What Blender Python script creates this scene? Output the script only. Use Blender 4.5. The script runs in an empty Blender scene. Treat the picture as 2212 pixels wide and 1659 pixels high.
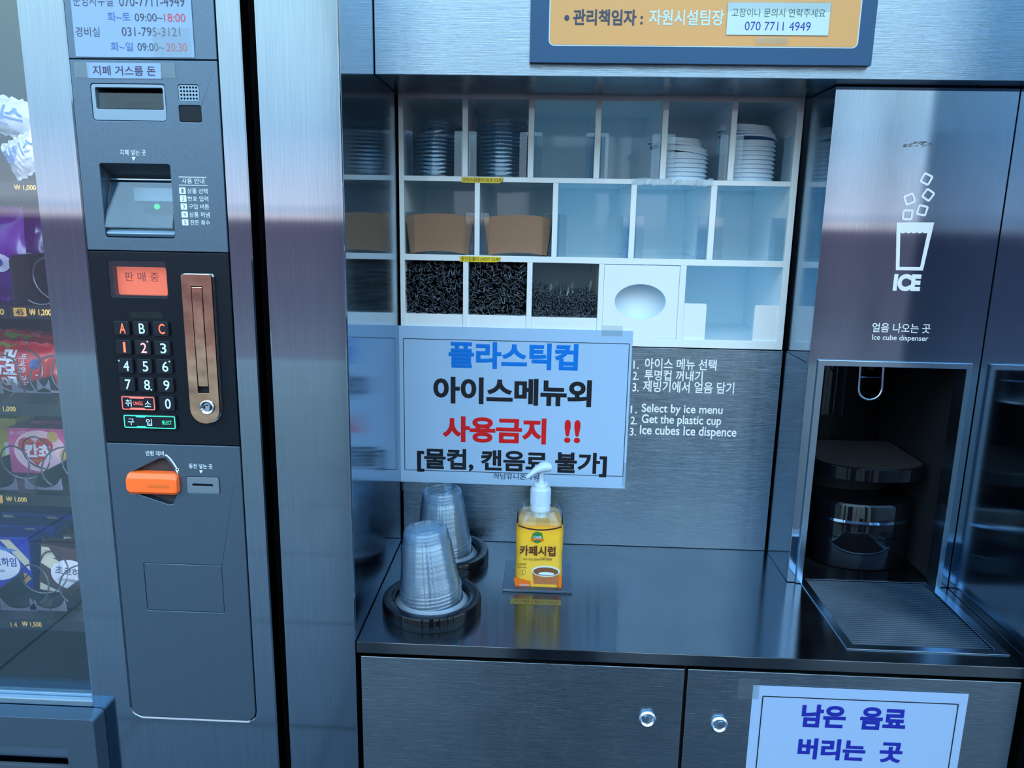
import bpy, bmesh, math, random
from mathutils import Vector, Matrix
PI = math.pi
rnd = random.Random(7)
S = bpy.context.scene
C = S.collection

# ------------------------------------------------------------------ camera
CZ = 1.5103
RT = Vector((0.99891029, 0.04326029, 0.01751491))
UP = Vector((-0.02614878, 0.2079096, 0.97779847))
FW = Vector((-0.03865833, 0.97719095, -0.20881424))
FPX = 1659.116
cam_d = bpy.data.cameras.new('camera')
cam_d.sensor_width = 36.0
cam_d.lens = FPX / 2212 * 36.0
cam_d.clip_start = 0.02
cam = bpy.data.objects.new('camera', cam_d)
C.objects.link(cam)
M = Matrix((RT, UP, -FW)).transposed().to_4x4()
M.translation = Vector((0, 0, CZ))
cam.matrix_world = M
S.camera = cam

# ------------------------------------------------------------------ sky, exposure
S.view_settings.view_transform = 'Standard'
S.view_settings.look = 'None'
S.view_settings.exposure = 0.98
S.view_settings.gamma = 1.0
S.view_settings.use_curve_mapping = False
S.cycles.transparent_max_bounces = 40
S.cycles.max_bounces = 18
S.cycles.diffuse_bounces = 12
S.cycles.glossy_bounces = 6
S.cycles.caustics_reflective = False
S.cycles.caustics_refractive = False
S.cycles.sample_clamp_indirect = 6.0
W = bpy.data.worlds.new('sky')
S.world = W
W.use_nodes = True
nt = W.node_tree
nt.nodes.clear()
tc = nt.nodes.new('ShaderNodeTexCoord')
sx = nt.nodes.new('ShaderNodeSeparateXYZ')
mr = nt.nodes.new('ShaderNodeMapRange')
mr.inputs['From Min'].default_value = -1.0
mr.inputs['From Max'].default_value = 1.0
rp = nt.nodes.new('ShaderNodeValToRGB')
def ramp(node, stops):
    el = node.color_ramp.elements
    while len(el) > 1: el.remove(el[-1])
    el[0].position = stops[0][0]; el[0].color = (*stops[0][1], 1)
    for p, c in stops[1:]:
        e = el.new(p); e.color = (*c, 1)
ramp(rp, [(0.0, (0.07, 0.06, 0.07)), (0.30, (0.15, 0.16, 0.20)), (0.395, (0.27, 0.27, 0.32)), (0.45, (0.19, 0.16, 0.205)), (0.49, (0.175, 0.127, 0.172)),
          (0.4965, (0.21, 0.15, 0.20)), (0.4985, (1.20, 0.82, 0.78)), (0.501, (1.15, 0.82, 0.78)), (0.503, (0.66, 0.64, 0.72)), (0.506, (1.12, 0.92, 0.95)),
          (0.55, (0.70, 0.82, 0.93)), (0.61, (0.90, 1.06, 1.06)), (0.66, (0.98, 1.16, 1.14)), (0.71, (1.75, 2.25, 2.75)), (0.84, (1.55, 2.05, 2.6)), (0.92, (0.45, 0.62, 0.85)), (1.0, (0.38, 0.55, 0.80))])
bg = nt.nodes.new('ShaderNodeBackground')
bg.inputs['Strength'].default_value = 1.0
wo = nt.nodes.new('ShaderNodeOutputWorld')
L = nt.links.new
L(tc.outputs['Generated'], sx.inputs[0]); L(sx.outputs['Z'], mr.inputs['Value'])
L(mr.outputs[0], rp.inputs[0]); L(rp.outputs[0], bg.inputs[0]); L(bg.outputs[0], wo.inputs[0])

# ------------------------------------------------------------------ measuring helpers
def ray(px, py):
    return RT * (px - 1106) - UP * (py - 829.5) + FW * FPX
def AY(px, py, y):
    d = ray(px, py); t = y / d.y
    return d.x * t, CZ + d.z * t
def AZ(px, py, z):
    d = ray(px, py); t = (z - CZ) / d.z
    return d.x * t, d.y * t
def BX(x0, y0, x1, y1, y):           # picture box -> x0, x1, z0, z1 on the plane at depth y
    a = AY(x0, (y0 + y1) / 2, y); b = AY(x1, (y0 + y1) / 2, y)
    t = AY((x0 + x1) / 2, y0, y); u = AY((x0 + x1) / 2, y1, y)
    return a[0], b[0], u[1], t[1]

# ------------------------------------------------------------------ scene helpers
ORG = {}
def tag(o, label=None, cat=None, group=None, kind=None):
    if label: o['label'] = label
    if cat: o['category'] = cat
    if group: o['group'] = group
    if kind: o['kind'] = kind
    return o
def thing(name, label, cat, loc=(0, 0, 0), group=None, rot=(0, 0, 0)):
    o = bpy.data.objects.new(name, None)
    C.objects.link(o)
    o.empty_display_size = 0.02
    o.location = loc; o.rotation_euler = rot
    ORG[o] = Vector(loc)
    return tag(o, label, cat, group)
def finish(name, bm, m, smooth=False):
    bmesh.ops.remove_doubles(bm, verts=bm.verts, dist=1e-6)
    bmesh.ops.recalc_face_normals(bm, faces=bm.faces)
    return finish_raw(name, bm, m, smooth)
def finish_raw(name, bm, m, smooth=False):
    me = bpy.data.meshes.new(name)
    bm.to_mesh(me); bm.free()
    for mm in (m if isinstance(m, (list, tuple)) else [m]): me.materials.append(mm)
    if smooth:
        me.shade_smooth()
    return me
def obj(name, bm, m, parent=None, smooth=False, bevel=0, local=False, raw=False, label=None):
    org = Vector((0, 0, 0))
    if parent is not None and not local: org = ORG[parent]
    if not local:
        for v in bm.verts: v.co -= org
    me = finish_raw(name, bm, m, smooth) if raw else finish(name, bm, m, smooth)
    o = bpy.data.objects.new(name, me)
    C.objects.link(o)
    if parent is not None: o.parent = parent
    ORG[o] = org if not local else Vector((0, 0, 0))
    if bevel:
        b = o.modifiers.new('bevel', 'BEVEL'); b.width = bevel; b.segments = 2
        b.limit_method = 'ANGLE'; b.angle_limit = math.radians(40)
    if smooth and not raw:
        try:
            me.set_sharp_from_angle(angle=math.radians(40))
        except Exception: pass
    if label: o['label'] = label
    return o
def struct(name, bm, m, bevel=0, smooth=False):
    o = obj(name, bm, m, None, smooth, bevel); o['kind'] = 'structure'; return o
def NB(): return bmesh.new()
def box(bm, x0, x1, y0, y1, z0, z1):
    vs = [bm.verts.new((x, y, z)) for x in (x0, x1) for y in (y0, y1) for z in (z0, z1)]
    for f in ((0, 1, 3, 2), (4, 6, 7, 5), (0, 4, 5, 1), (2, 3, 7, 6), (0, 2, 6, 4), (1, 5, 7, 3)):
        bm.faces.new([vs[i] for i in f])
    return vs
def rbox(bm, x0, x1, y0, y1, z0, z1, r, n=4):
    plate(bm, rrect(x0, x1, z0, z1, r, n), [], y0, y1)
def rrect(x0, x1, z0, z1, r, n=4):
    r4 = r if isinstance(r, (tuple, list)) else (r,) * 4   # bl, br, tr, tl
    out = []
    for (cx, cz, a, q) in ((x0, z0, PI, r4[0]), (x1, z0, 1.5 * PI, r4[1]), (x1, z1, 0, r4[2]), (x0, z1, .5 * PI, r4[3])):
        if q <= 0: out.append((cx, cz)); continue
        sx_ = 1 if cx == x0 else -1; sz_ = 1 if cz == z0 else -1
        for i in range(n + 1):
            t = a + .5 * PI * i / n
            out.append((cx + sx_ * q + q * math.cos(t), cz + sz_ * q + q * math.sin(t)))
    return out
def ell(cx, cz, rx, rz, n=32):
    return [(cx + rx * math.cos(2 * PI * i / n), cz + rz * math.sin(2 * PI * i / n)) for i in range(n)]
def plate(bm, outer, holes, y0, y1):
    """solid plate in the xz plane between depths y0 (front) and y1, with holes"""
    if not holes:
        a = [bm.verts.new((x, y0, z)) for x, z in outer]; b = [bm.verts.new((x, y1, z)) for x, z in outer]
        bm.faces.new(a); bm.faces.new(b[::-1])
        n = len(a)
        for i in range(n): bm.faces.new((a[i], b[i], b[(i + 1) % n], a[(i + 1) % n]))
        return
    loops = [outer] + list(holes)
    for y in (y0, y1):
        es = []
        tmp = []
        for lp in loops:
            vs = [bm.verts.new((x, y, z)) for x, z in lp]
            tmp.append(vs)
            for i in range(len(vs)): es.append(bm.edges.new((vs[i], vs[(i + 1) % len(vs)])))
        bmesh.ops.triangle_fill(bm, use_beauty=True, use_dissolve=False, edges=es, normal=(0, -1, 0))
        if y == y0: A = tmp
        else: B = tmp
    for a, b in zip(A, B):
        n = len(a)
        for i in range(n): bm.faces.new((a[i], b[i], b[(i + 1) % n], a[(i + 1) % n]))
def lathe(bm, prof, n=32, c=(0, 0, 0), axis='z', close=False):
    rings = []
    for r, h in prof:
        ring = []
        for i in range(n):
            a = 2 * PI * i / n
            p = (r * math.cos(a), r * math.sin(a), h) if axis == 'z' else (r * math.cos(a), -h, r * math.sin(a))
            ring.append(bm.verts.new((p[0] + c[0], p[1] + c[1], p[2] + c[2])))
        rings.append(ring)
    for a, b in zip(rings, rings[1:] + ([rings[0]] if close else [])):
        for i in range(n): bm.faces.new((a[i], a[(i + 1) % n], b[(i + 1) % n], b[i]))
    if not close:
        if prof[0][0] > 1e-5: bm.faces.new(rings[0])
        if prof[-1][0] > 1e-5: bm.faces.new(rings[-1])
    return rings
def olathe(bm, prof, n=32, c=(0, 0, 0)):
    rings = []
    for r, h in prof:
        rings.append([bm.verts.new((c[0] + r * math.cos(2 * PI * i / n), c[1] + r * math.sin(2 * PI * i / n), c[2] + h)) for i in range(n)])
    for a, b in zip(rings, rings[1:]):
        for i in range(n): bm.faces.new((a[i], a[(i + 1) % n], b[(i + 1) % n], b[i]))
    return rings
def loft(bm, secs, caps=True):
    R = [[bm.verts.new(p) for p in s] for s in secs]
    n = len(R[0])
    for a, b in zip(R, R[1:]):
        for i in range(n): bm.faces.new((a[i], a[(i + 1) % n], b[(i + 1) % n], b[i]))
    if caps: bm.faces.new(R[0]); bm.faces.new(R[-1])
def tube(bm, pts, r, n=8, cap=True, closed=False):
    pts = [Vector(p) for p in pts]; rings = []
    m = len(pts); prev = None
    for i, p in enumerate(pts):
        if closed: d = pts[(i + 1) % m] - pts[i - 1]
        else: d = pts[min(i + 1, m - 1)] - pts[max(i - 1, 0)]
        d.normalize()
        if prev is None:
            ref = Vector((0, 0, 1)) if abs(d.z) < .9 else Vector((1, 0, 0))
            u = d.cross(ref).normalized()
        else:
            u = (prev - d * prev.dot(d)).normalized()
        prev = u
        v = d.cross(u)
        rr = r[i] if isinstance(r, (list, tuple)) else r
        rings.append([bm.verts.new(p + (u * math.cos(2 * PI * k / n) + v * math.sin(2 * PI * k / n)) * rr) for k in range(n)])
    for a, b in zip(rings, rings[1:] + ([rings[0]] if closed else [])):
        for k in range(n): bm.faces.new((a[k], a[(k + 1) % n], b[(k + 1) % n], b[k]))
    if cap and not closed: bm.faces.new(rings[0]); bm.faces.new(rings[-1])
def poly(bm, pts, y):                 # flat ink patch facing the viewer's side (-y)
    bm.faces.new([bm.verts.new((x, y, z)) for x, z in pts])
def ring_ink(bm, outer, inner, y):
    a = [bm.verts.new((x, y, z)) for x, z in outer]; b = [bm.verts.new((x, y, z)) for x, z in inner]
    n = len(a)
    for i in range(n): bm.faces.new((a[i], a[(i + 1) % n], b[(i + 1) % n], b[i]))
def line_ink(bm, pts, w, y):
    for (xa, za), (xb, zb) in zip(pts, pts[1:]):
        d = Vector((xb - xa, zb - za)); n = Vector((-d.y, d.x)).normalized() * w / 2
        poly(bm, [(xa - n.x, za - n.y), (xb - n.x, zb - n.y), (xb + n.x, zb + n.y), (xa + n.x, za + n.y)], y)

# ------------------------------------------------------------------ lettering
_fc = {}
def glyphs(s, bold):
    k = (s, bold)
    if k not in _fc:
        cu = bpy.data.curves.new('text', 'FONT'); cu.body = s; cu.bevel_depth = max(0.0, bold); cu.bevel_resolution = 0; cu.offset = min(0.0, bold); cu.resolution_u = 4
        o = bpy.data.objects.new('text', cu); C.objects.link(o)
        dg = bpy.context.evaluated_depsgraph_get()
        me = bpy.data.meshes.new_from_object(o.evaluated_get(dg))
        zt_ = max((v.co.z for v in me.vertices), default=0) or 1.0
        vs = [(v.co.x, v.co.y, v.co.z / zt_) for v in me.vertices]
        fs = [tuple(p.vertices) for p in me.polygons if all(me.vertices[i].co.z > -1e-5 for i in p.vertices)]
        bpy.data.objects.remove(o); bpy.data.curves.remove(cu); bpy.data.meshes.remove(me)
        xs = [v[0] for v in vs]; ys = [v[1] for v in vs]
        _fc[k] = (vs, fs, min(xs), max(xs), min(ys), max(ys))
    return _fc[k]
def put_text(bm, s, x0, x1, z0, z1, y, bold=0.0, fn=None, slant=0.0, flip=False):
    vs, fs, a, b, c, d = glyphs(s, bold)
    out = []
    for u, v, w in vs:
        fu = (u - a) / (b - a); fv = (v - c) / (d - c)
        if flip: fu, fv = fv, 1 - fu
        X = x0 + (x1 - x0) * fu + slant * (fv - .5) * (z1 - z0); Z = z0 + (z1 - z0) * fv
        out.append(bm.verts.new(fn(X, Z) if fn else (X, y - .00012 * w, Z)))
    for f in fs:
        try: bm.faces.new([out[i] for i in f])
        except ValueError: pass
def letters(parent, m, y, items, name='lettering', label=None):
    """items: (string, px0, py0, px1, py1[, bold]) in picture boxes on the plane y"""
    for it in items:
        bm = NB()
        s, a, b, c, d = it[:5]
        bold = it[5] if len(it) > 5 else 0.0
        x0, x1, z0, z1 = BX(a, b, c, d, y)
        put_text(bm, s, x0, x1, z0, z1, y, bold)
        o = obj(name, bm, m, parent, raw=True, label=label)
    return o

# ------------------------------------------------------------------ materials
def mat(name, col, rough=.5, metal=0.0, spec=.5, emit=None, es=0.0, coat=0.0, sss=0.0, noise=None, bump=None, alpha=None, trans=0.0):
    m = bpy.data.materials.new(name); m.use_nodes = True
    n = m.node_tree.nodes; b = n['Principled BSDF']
    b.inputs['Base Color'].default_value = (*col, 1)
    b.inputs['Roughness'].default_value = rough
    b.inputs['Metallic'].default_value = metal
    b.inputs['Specular IOR Level'].default_value = spec
    b.inputs['Coat Weight'].default_value = coat
    b.inputs['Specular Tint'].default_value = (.60, .84, 1.0, 1)
    if trans: b.inputs['Transmission Weight'].default_value = trans
    if emit:
        b.inputs['Emission Color'].default_value = (*emit, 1); b.inputs['Emission Strength'].default_value = es
    k = m.node_tree.links.new
    if noise or bump:
        t = n.new('ShaderNodeTexCoord')
        mp = n.new('ShaderNodeMapping'); k(t.outputs['Object'], mp.inputs[0])
    if noise:                     # (scale vec, amount)
        mp.inputs['Scale'].default_value = noise[0]
        nz = n.new('ShaderNodeTexNoise'); nz.inputs['Scale'].default_value = 1.0; nz.inputs['Detail'].default_value = 4
        k(mp.outputs[0], nz.inputs['Vector'])
        r = n.new('ShaderNodeValToRGB')
        a = noise[1]
        ramp(r, [(0.25, tuple(c * (1 - a) for c in col)), (0.75, tuple(min(1, c * (1 + a)) for c in col))])
        k(nz.outputs['Fac'], r.inputs[0]); k(r.outputs[0], b.inputs['Base Color'])
    if bump:                      # (scale vec, strength, distance)
        mp2 = n.new('ShaderNodeMapping'); k(t.outputs['Object'], mp2.inputs[0]); mp2.inputs['Scale'].default_value = bump[0]
        nz2 = n.new('ShaderNodeTexNoise'); nz2.inputs['Scale'].default_value = 1.0; nz2.inputs['Detail'].default_value = 3
        k(mp2.outputs[0], nz2.inputs['Vector'])
        bp = n.new('ShaderNodeBump'); bp.inputs['Strength'].default_value = bump[1]; bp.inputs['Distance'].default_value = bump[2]
        k(nz2.outputs['Fac'], bp.inputs['Height']); k(bp.outputs[0], b.inputs['Normal'])
    return m
def steel(name, grain, col=(.50, .50, .52), rough=.08, aniso=1.0, amt=.07, flat=False, bstr=.0, bdist=.00015, fs=900):
    """brushed stainless steel; grain 'x', 'z' on upright sheets, flat=True for a lying sheet with grain along x"""
    m = bpy.data.materials.new(name); m.use_nodes = True
    n = m.node_tree.nodes; b = n['Principled BSDF']; k = m.node_tree.links.new
    b.inputs['Metallic'].default_value = 1.0
    b.inputs['Anisotropic'].default_value = aniso
    tg = n.new('ShaderNodeTangent'); tg.direction_type = 'RADIAL'; tg.axis = 'X' if flat else 'Z'
    k(tg.outputs[0], b.inputs['Tangent'])
    b.inputs['Anisotropic Rotation'].default_value = 0.0 if (flat or grain == 'z') else .25
    t = n.new('ShaderNodeTexCoord'); mp = n.new('ShaderNodeMapping'); k(t.outputs['Object'], mp.inputs[0])
    fine = {'x': (14, fs, fs), 'z': (fs, fs, 14)}[grain]
    mp.inputs['Scale'].default_value = fine
    nz = n.new('ShaderNodeTexNoise'); nz.inputs['Scale'].default_value = 1.0; nz.inputs['Detail'].default_value = 3
    k(mp.outputs[0], nz.inputs['Vector'])
    r = n.new('ShaderNodeValToRGB')
    ramp(r, [(0.3, tuple(c * (1 - amt) for c in col)), (0.7, tuple(c * (1 + amt) for c in col))])
    k(nz.outputs['Fac'], r.inputs[0]); k(r.outputs[0], b.inputs['Base Color'])
    # fingerprints and wipe marks: broad patches that are a little rougher
    nz2 = n.new('ShaderNodeTexNoise'); nz2.inputs['Scale'].default_value = 9.0; nz2.inputs['Detail'].default_value = 5
    k(t.outputs['Object'], nz2.inputs['Vector'])
    mr_ = n.new('ShaderNodeMapRange'); mr_.inputs['From Min'].default_value = .35; mr_.inputs['From Max'].default_value = .75
    mr_.inputs['To Min'].default_value = rough; mr_.inputs['To Max'].default_value = rough * 1.45
    k(nz2.outputs['Fac'], mr_.inputs['Value']); k(mr_.outputs[0], b.inputs['Roughness'])
    bp = n.new('ShaderNodeBump'); bp.inputs['Strength'].default_value = bstr; bp.inputs['Distance'].default_value = bdist
    k(nz.outputs['Fac'], bp.inputs['Height']); k(bp.outputs[0], b.inputs['Normal'])
    return m
def clear(name, tint=(.97, .98, .99), ior=1.45, rough=.03, boost=1.0, dens=0.0):
    """thin clear sheet: lets light straight through and mirrors by Fresnel"""
    m = bpy.data.materials.new(name); m.use_nodes = True
    n = m.node_tree.nodes; k = m.node_tree.links.new
    n.remove(n['Principled BSDF'])
    out = n['Material Output']
    tr = n.new('ShaderNodeBsdfTransparent'); tr.inputs[0].default_value = (*tint, 1)
    gl = n.new('ShaderNodeBsdfGlossy'); gl.inputs['Roughness'].default_value = rough; gl.inputs[0].default_value = (.60, .84, 1.0, 1)
    f0 = ((ior - 1) / (ior + 1)) ** 2
    lw = n.new('ShaderNodeLayerWeight'); lw.inputs['Blend'].default_value = .5
    pw = n.new('ShaderNodeMath'); pw.operation = 'POWER'; pw.inputs[1].default_value = 5.0; k(lw.outputs['Facing'], pw.inputs[0])
    ma = n.new('ShaderNodeMath'); ma.operation = 'MULTIPLY_ADD'; ma.inputs[1].default_value = 1 - f0; ma.inputs[2].default_value = f0; k(pw.outputs[0], ma.inputs[0])
    mu = n.new('ShaderNodeMath'); mu.operation = 'MULTIPLY'; mu.inputs[1].default_value = boost; mu.use_clamp = True
    k(ma.outputs[0], mu.inputs[0])
    mx = n.new('ShaderNodeMixShader'); k(mu.outputs[0], mx.inputs[0])
    src = tr.outputs[0]
    if dens > 0:                   # slightly milky plastic
        df = n.new('ShaderNodeBsdfDiffuse'); df.inputs[0].default_value = (.5, .72, .92, 1)
        m2 = n.new('ShaderNodeMixShader'); m2.inputs[0].default_value = dens
        k(tr.outputs[0], m2.inputs[1]); k(df.outputs[0], m2.inputs[2]); src = m2.outputs[0]
    k(src, mx.inputs[1]); k(gl.outputs[0], mx.inputs[2]); k(mx.outputs[0], out.inputs['Surface'])
    return m

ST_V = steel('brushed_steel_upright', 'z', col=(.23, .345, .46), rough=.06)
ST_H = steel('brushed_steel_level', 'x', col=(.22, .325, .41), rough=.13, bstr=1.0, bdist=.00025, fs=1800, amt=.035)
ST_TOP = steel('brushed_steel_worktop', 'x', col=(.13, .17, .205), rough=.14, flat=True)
ST_SIDE = steel('brushed_steel_niche_side', 'z', col=(.25, .385, .51), rough=.09)
CHROME_WARM = mat('chrome_warm_reflection', (.58, .40, .29), .07, 1.0, noise=((40, 40, 60), .35))  # chrome with its warm, patchy reflections put into the colour
CHROME = mat('chrome', (.50, .68, .86), .05, 1.0)
STEEL_P = mat('plain_steel', (.33, .48, .62), .25, 1.0)
DKSTEEL = mat('dark_steel', (.16, .16, .17), .35, 1.0)
GREY = mat('grey_painted_plastic', (.095, .165, .24), .40, .8, noise=((700, 700, 700), .12), bump=((1400, 1400, 1400), .15, .0002))
GREY_L = mat('light_grey_plastic', (.21, .35, .47), .38, .55)
GREY_D = mat('dark_grey_plastic', (.05, .08, .11), .5)
BLACKG = mat('gloss_black_plastic', (.004, .0045, .007), .05, spec=.4)
BLACKM = mat('black_panel', (.006, .009, .015), .30, spec=.28)
BLACKK = mat('black_key', (.012, .015, .022), .35, spec=.3)
BLACKW = mat('black_void', (.004, .004, .005), .7)
SEAL = mat('grey_rubber_gap', (.05, .05, .045), .7)
ACRYL = mat('white_acrylic', (.75, .91, .97), .05, spec=.6)
WHITEP = mat('white_plastic', (.47, .68, .86), .35)
LIDW = mat('white_lid', (.60, .82, .97), .3)
CLR = clear('clear_plastic', (.955, .965, .975), 1.5, .02, 1.25)
CLR_LID = clear('clear_lid', (.90, .93, .95), 1.55, .05, 1.6, .02)
CLR_CUP = clear('clear_cup', (.93, .96, .98), 1.5, .08, 1.8, .07)
CLR_ST = clear('clear_acrylic', (.93, .96, .965), 1.49, .01, 1.2)
GLASS = clear('window_glass', (.93, .96, .97), 1.75, .0, 1.4)
FILM = clear('bag_film', (.985, .99, .99), 1.5, .12, 1.6, .008)
PAPER = mat('white_paper', (.33, .57, .84), .25, spec=.4)
PAPER2 = mat('white_paper_dimmed', (.25, .42, .66), .3, spec=.4)  # same paper as PAPER, darkened to offset stronger sky light
PAPER_C = mat('cream_paper', (.50, .72, .80), .3)
TAPE = clear('sticky_tape', (.95, .96, .95), 1.45, .15, 1.2, .03)
INK_K = mat('black_ink', (.008, .008, .012), .35)
INK_K2 = mat('dark_grey_ink', (.05, .06, .09), .5)
INK_B = mat('light_blue_ink', (.0, .18, .70), .35)
INK_R = mat('red_ink', (.60, .010, .012), .35)
INK_N = mat('navy_ink', (.012, .02, .30), .4)
INK_B2 = mat('mid_blue_ink', (.05, .13, .45), .4)
INK_G = mat('green_ink', (.02, .13, .03), .4)
INK_W = mat('white_ink', (.50, .76, .95), .5)
INK_PALE = mat('pale_print', (.80, .92, .98), .45)
NAVY = mat('slate_blue_board', (.012, .07, .17), .35)
ORANGE_B = mat('orange_board', (.66, .37, .12), .35)
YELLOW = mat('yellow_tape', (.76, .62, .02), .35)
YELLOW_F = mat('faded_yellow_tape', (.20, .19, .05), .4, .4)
BROWNK = mat('kraft_card', (.27, .165, .10), .7, noise=((900, 900, 900), .18))
FILMK = mat('black_wrapper_film', (.016, .018, .022), .25, spec=.7)
FILME = mat('film_edge_highlight', (.07, .10, .14), .3, spec=.7)
FILMK2 = mat('dark_wrapper_film', (.03, .032, .04), .25, spec=.6)
ORANGE = mat('orange_plastic', (1.0, .17, .03), .4)
LCD = mat('display_backlight', (.75, .16, .08), .12, emit=(.80, .17, .09), es=.40)
LCD_INK = mat('display_segment', (.35, .06, .05), .3)
LED_R = mat('lit_red_legend', (.9, .1, .05), .4, emit=(1.0, .10, .05), es=1.3)
LED_P = mat('lit_pink_legend', (.9, .3, .3), .4, emit=(1.0, .30, .28), es=.75)
LED_C = mat('lit_cyan_legend', (.35, .6, .8), .4, emit=(.28, .58, .85), es=.55)
LED_G = mat('lit_green_legend', (.05, .7, .35), .4, emit=(.02, .68, .34), es=.8)
LED_RED2 = mat('lit_coral_legend', (.8, .12, .1), .4, emit=(.85, .13, .11), es=.7)
LED_GREEN = mat('green_lamp', (.05, .5, .15), .3, emit=(.02, .5, .12), es=.5)
GOLD = mat('gold_print', (.80, .50, .12), .5)
GOLDL = mat('amber_tag', (.62, .33, .06), .5)
FLOORM = mat('polished_floor', (.006, .008, .012), .24, spec=.5)
def joints(m):
    n = m.node_tree.nodes; k = m.node_tree.links.new; p = n['Principled BSDF']
    t = n.new('ShaderNodeTexCoord'); br = n.new('ShaderNodeTexBrick')
    br.offset = 0.0; br.inputs['Scale'].default_value = 1.0; br.inputs['Brick Width'].default_value = .6; br.inputs['Row Height'].default_value = .6; br.inputs['Mortar Size'].default_value = .007
    br.inputs['Color1'].default_value = (.010, .016, .028, 1); br.inputs['Color2'].default_value = (.012, .018, .030, 1); br.inputs['Mortar'].default_value = (.003, .004, .006, 1)
    k(t.outputs['Object'], br.inputs['Vector']); k(br.outputs['Color'], p.inputs['Base Color'])
    i_ = n.new('ShaderNodeMath'); i_.operation = 'MULTIPLY_ADD'; i_.inputs[1].default_value = -.32; i_.inputs[2].default_value = .5
    k(br.outputs['Fac'], i_.inputs[0]); k(i_.outputs[0], p.inputs['Specular IOR Level'])
joints(FLOORM)
MULL = mat('dark_window_frame', (.05, .06, .075), .4)

# ------------------------------------------------------------------ the setting
YF, YFA, YB, YI, YR = 1.015, 1.2155, 1.390, 1.260, 1.385
XL, XR, XN = -0.2632, 0.712, 0.4362
ZT = 0.900                       # worktop height
b = NB(); box(b, -9, 9, -6, 1.02, -.02, 0); struct('floor', b, FLOORM)
# window wall of the hall, behind the viewer
YW = -3.0
bars = [(1174, 1201), (1358, 1373), (1538, 1552), (1700, 1800), (1956, 1976)]
xs = []
for p, q in bars:
    k = (2 * YFA - YW) / YFA
    xs.append((AY(p, 150, YFA)[0] * k, AY(q, 150, YFA)[0] * k))
xs += [(-1.28, -1.02), (2.72, 2.80), (3.4, 3.75), (4.6, 4.68), (-4.5, -4.42), (-5.5, -5.4), (5.6, 6)]
for i, (p, q) in enumerate(sorted(xs)):
    b = NB(); box(b, p, q, YW - .1, YW, 0, 3.6); struct('trim_%d' % (i + 3), b, MULL)
b = NB(); box(b, -.10, .27, -1.2, -1.0, 0, 1.9); struct('trim_31', b, MULL)  # unseen screen, added to put a dark band in the door reflections
b = NB(); box(b, .95, 1.36, -2.9, -2.6, 0, 1.25); struct('trim_32', b, MULL)  # unseen low block, added for a dark streak in the splashback
# steel post between the snack machine and the drinks niche
b = NB(); box(b, -.3695, XL - .0006, YF, 1.9, 0.0, 2.2); struct('trim_1', b, ST_V, bevel=.0025)
# dark reveal closing the slot beside the machine
b = NB(); box(b, -.3835, -.3700, 1.20, 1.21, 0.0, 2.2); struct('trim_2', b, BLACKW)
# niche
b = NB(); box(b, XL - .0005, XL, YF + .003, 1.395, ZT, 2.2); struct('wall_left', b, ST_SIDE)
b = NB(); box(b, XR, XR + .02, 0.985, 1.7, 0, 2.2); struct('wall_right', b, ST_SIDE)
b = NB(); box(b, XR + .0206, XR + .13, .985, 1.7, 0, 2.2); struct('trim_33', b, ST_V, bevel=.0025)
PLASTER = mat('grey_wall_paint', (.22, .27, .32), .7)
b = NB(); box(b, XR + .131, 9, 1.0, 1.1, 0, 3.6); box(b, -9, -1.601, 1.0, 1.1, 0, 3.6); box(b, -1.601, XR + .131, 1.0, 1.1, 2.21, 3.6); struct('wall_front', b, PLASTER)
b = NB(); box(b, XL - .1, XR + .1, 1.70, 1.72, 0, 2.2); struct('wall_back', b, BLACKW)
b = NB(); box(b, XL + .001, XR - .0005, YFA, YFA + .165, 1.7205, 2.0); fas = obj('overhead_fascia', b, ST_H, None, bevel=.001)
tag(fas, 'brushed steel fascia across the top that carries the orange notice board', 'fascia')
# steel splashback at the rear of the worktop
b = NB(); box(b, XL + .003, .4340, YB, YB + .004, ZT + .0006, 1.2875)
sp = obj('splashback', b, ST_H, None, bevel=.0006)
tag(sp, 'brushed steel back panel behind the cups printed with ice instructions', 'panel')
letters(sp, INK_PALE, YB - .0004, [
    ('1.', 1368, 779, 1380, 797, .012), ('아이스 메뉴 선택', 1393, 775, 1548, 799, .015),
    ('2.', 1367, 803, 1380, 821, .012), ('투명컵 꺼내기', 1392, 800, 1518, 823, .015),
    ('3.', 1366, 827, 1380, 846, .012), ('제빙기에서 얼음 담기', 1389, 824, 1586, 849, .015),
    ('1.', 1362, 876, 1376, 893, .012), ('Select by ice menu', 1386, 874, 1561, 898, .015),
    ('2.', 1362, 900, 1376, 917, .012), ('Get the plastic cup', 1386, 897, 1558, 922, .015),
    ('3.', 1360, 924, 1374, 941, .012), ('Ice cubes Ice dispence', 1382, 921, 1591, 947, .015)])

# ------------------------------------------------------------------ worktop with cut-outs (syrup hole, drip tray)
def slab(bm, outer, holes, z0, z1):
    tmp = NB(); plate(tmp, outer, holes, -z1, -z0)
    me = bpy.data.meshes.new('tmp'); tmp.to_mesh(me); tmp.free()
    me.transform(Matrix(((1, 0, 0, 0), (0, 0, 1, 0), (0, -1, 0, 0), (0, 0, 0, 1))))
    bm.from_mesh(me); bpy.data.meshes.remove(me)
hole_s = [(-.036, 1.201), (.042, 1.201), (.042, 1.283), (-.036, 1.283)]
tray_in = [(.470, 1.056), (.682, 1.056), (.682, 1.275), (.470, 1.275)]
b = NB()
slab(b, [(XL + .0008, YF), (XR - .0008, YF), (XR - .0008, 1.66), (.4384, 1.66), (.4384, YB + .006), (XL + .0008, YB + .006)], [hole_s, tray_in], ZT - .018, ZT)
ct = obj('worktop', b, ST_TOP, None, bevel=.0008)
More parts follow.
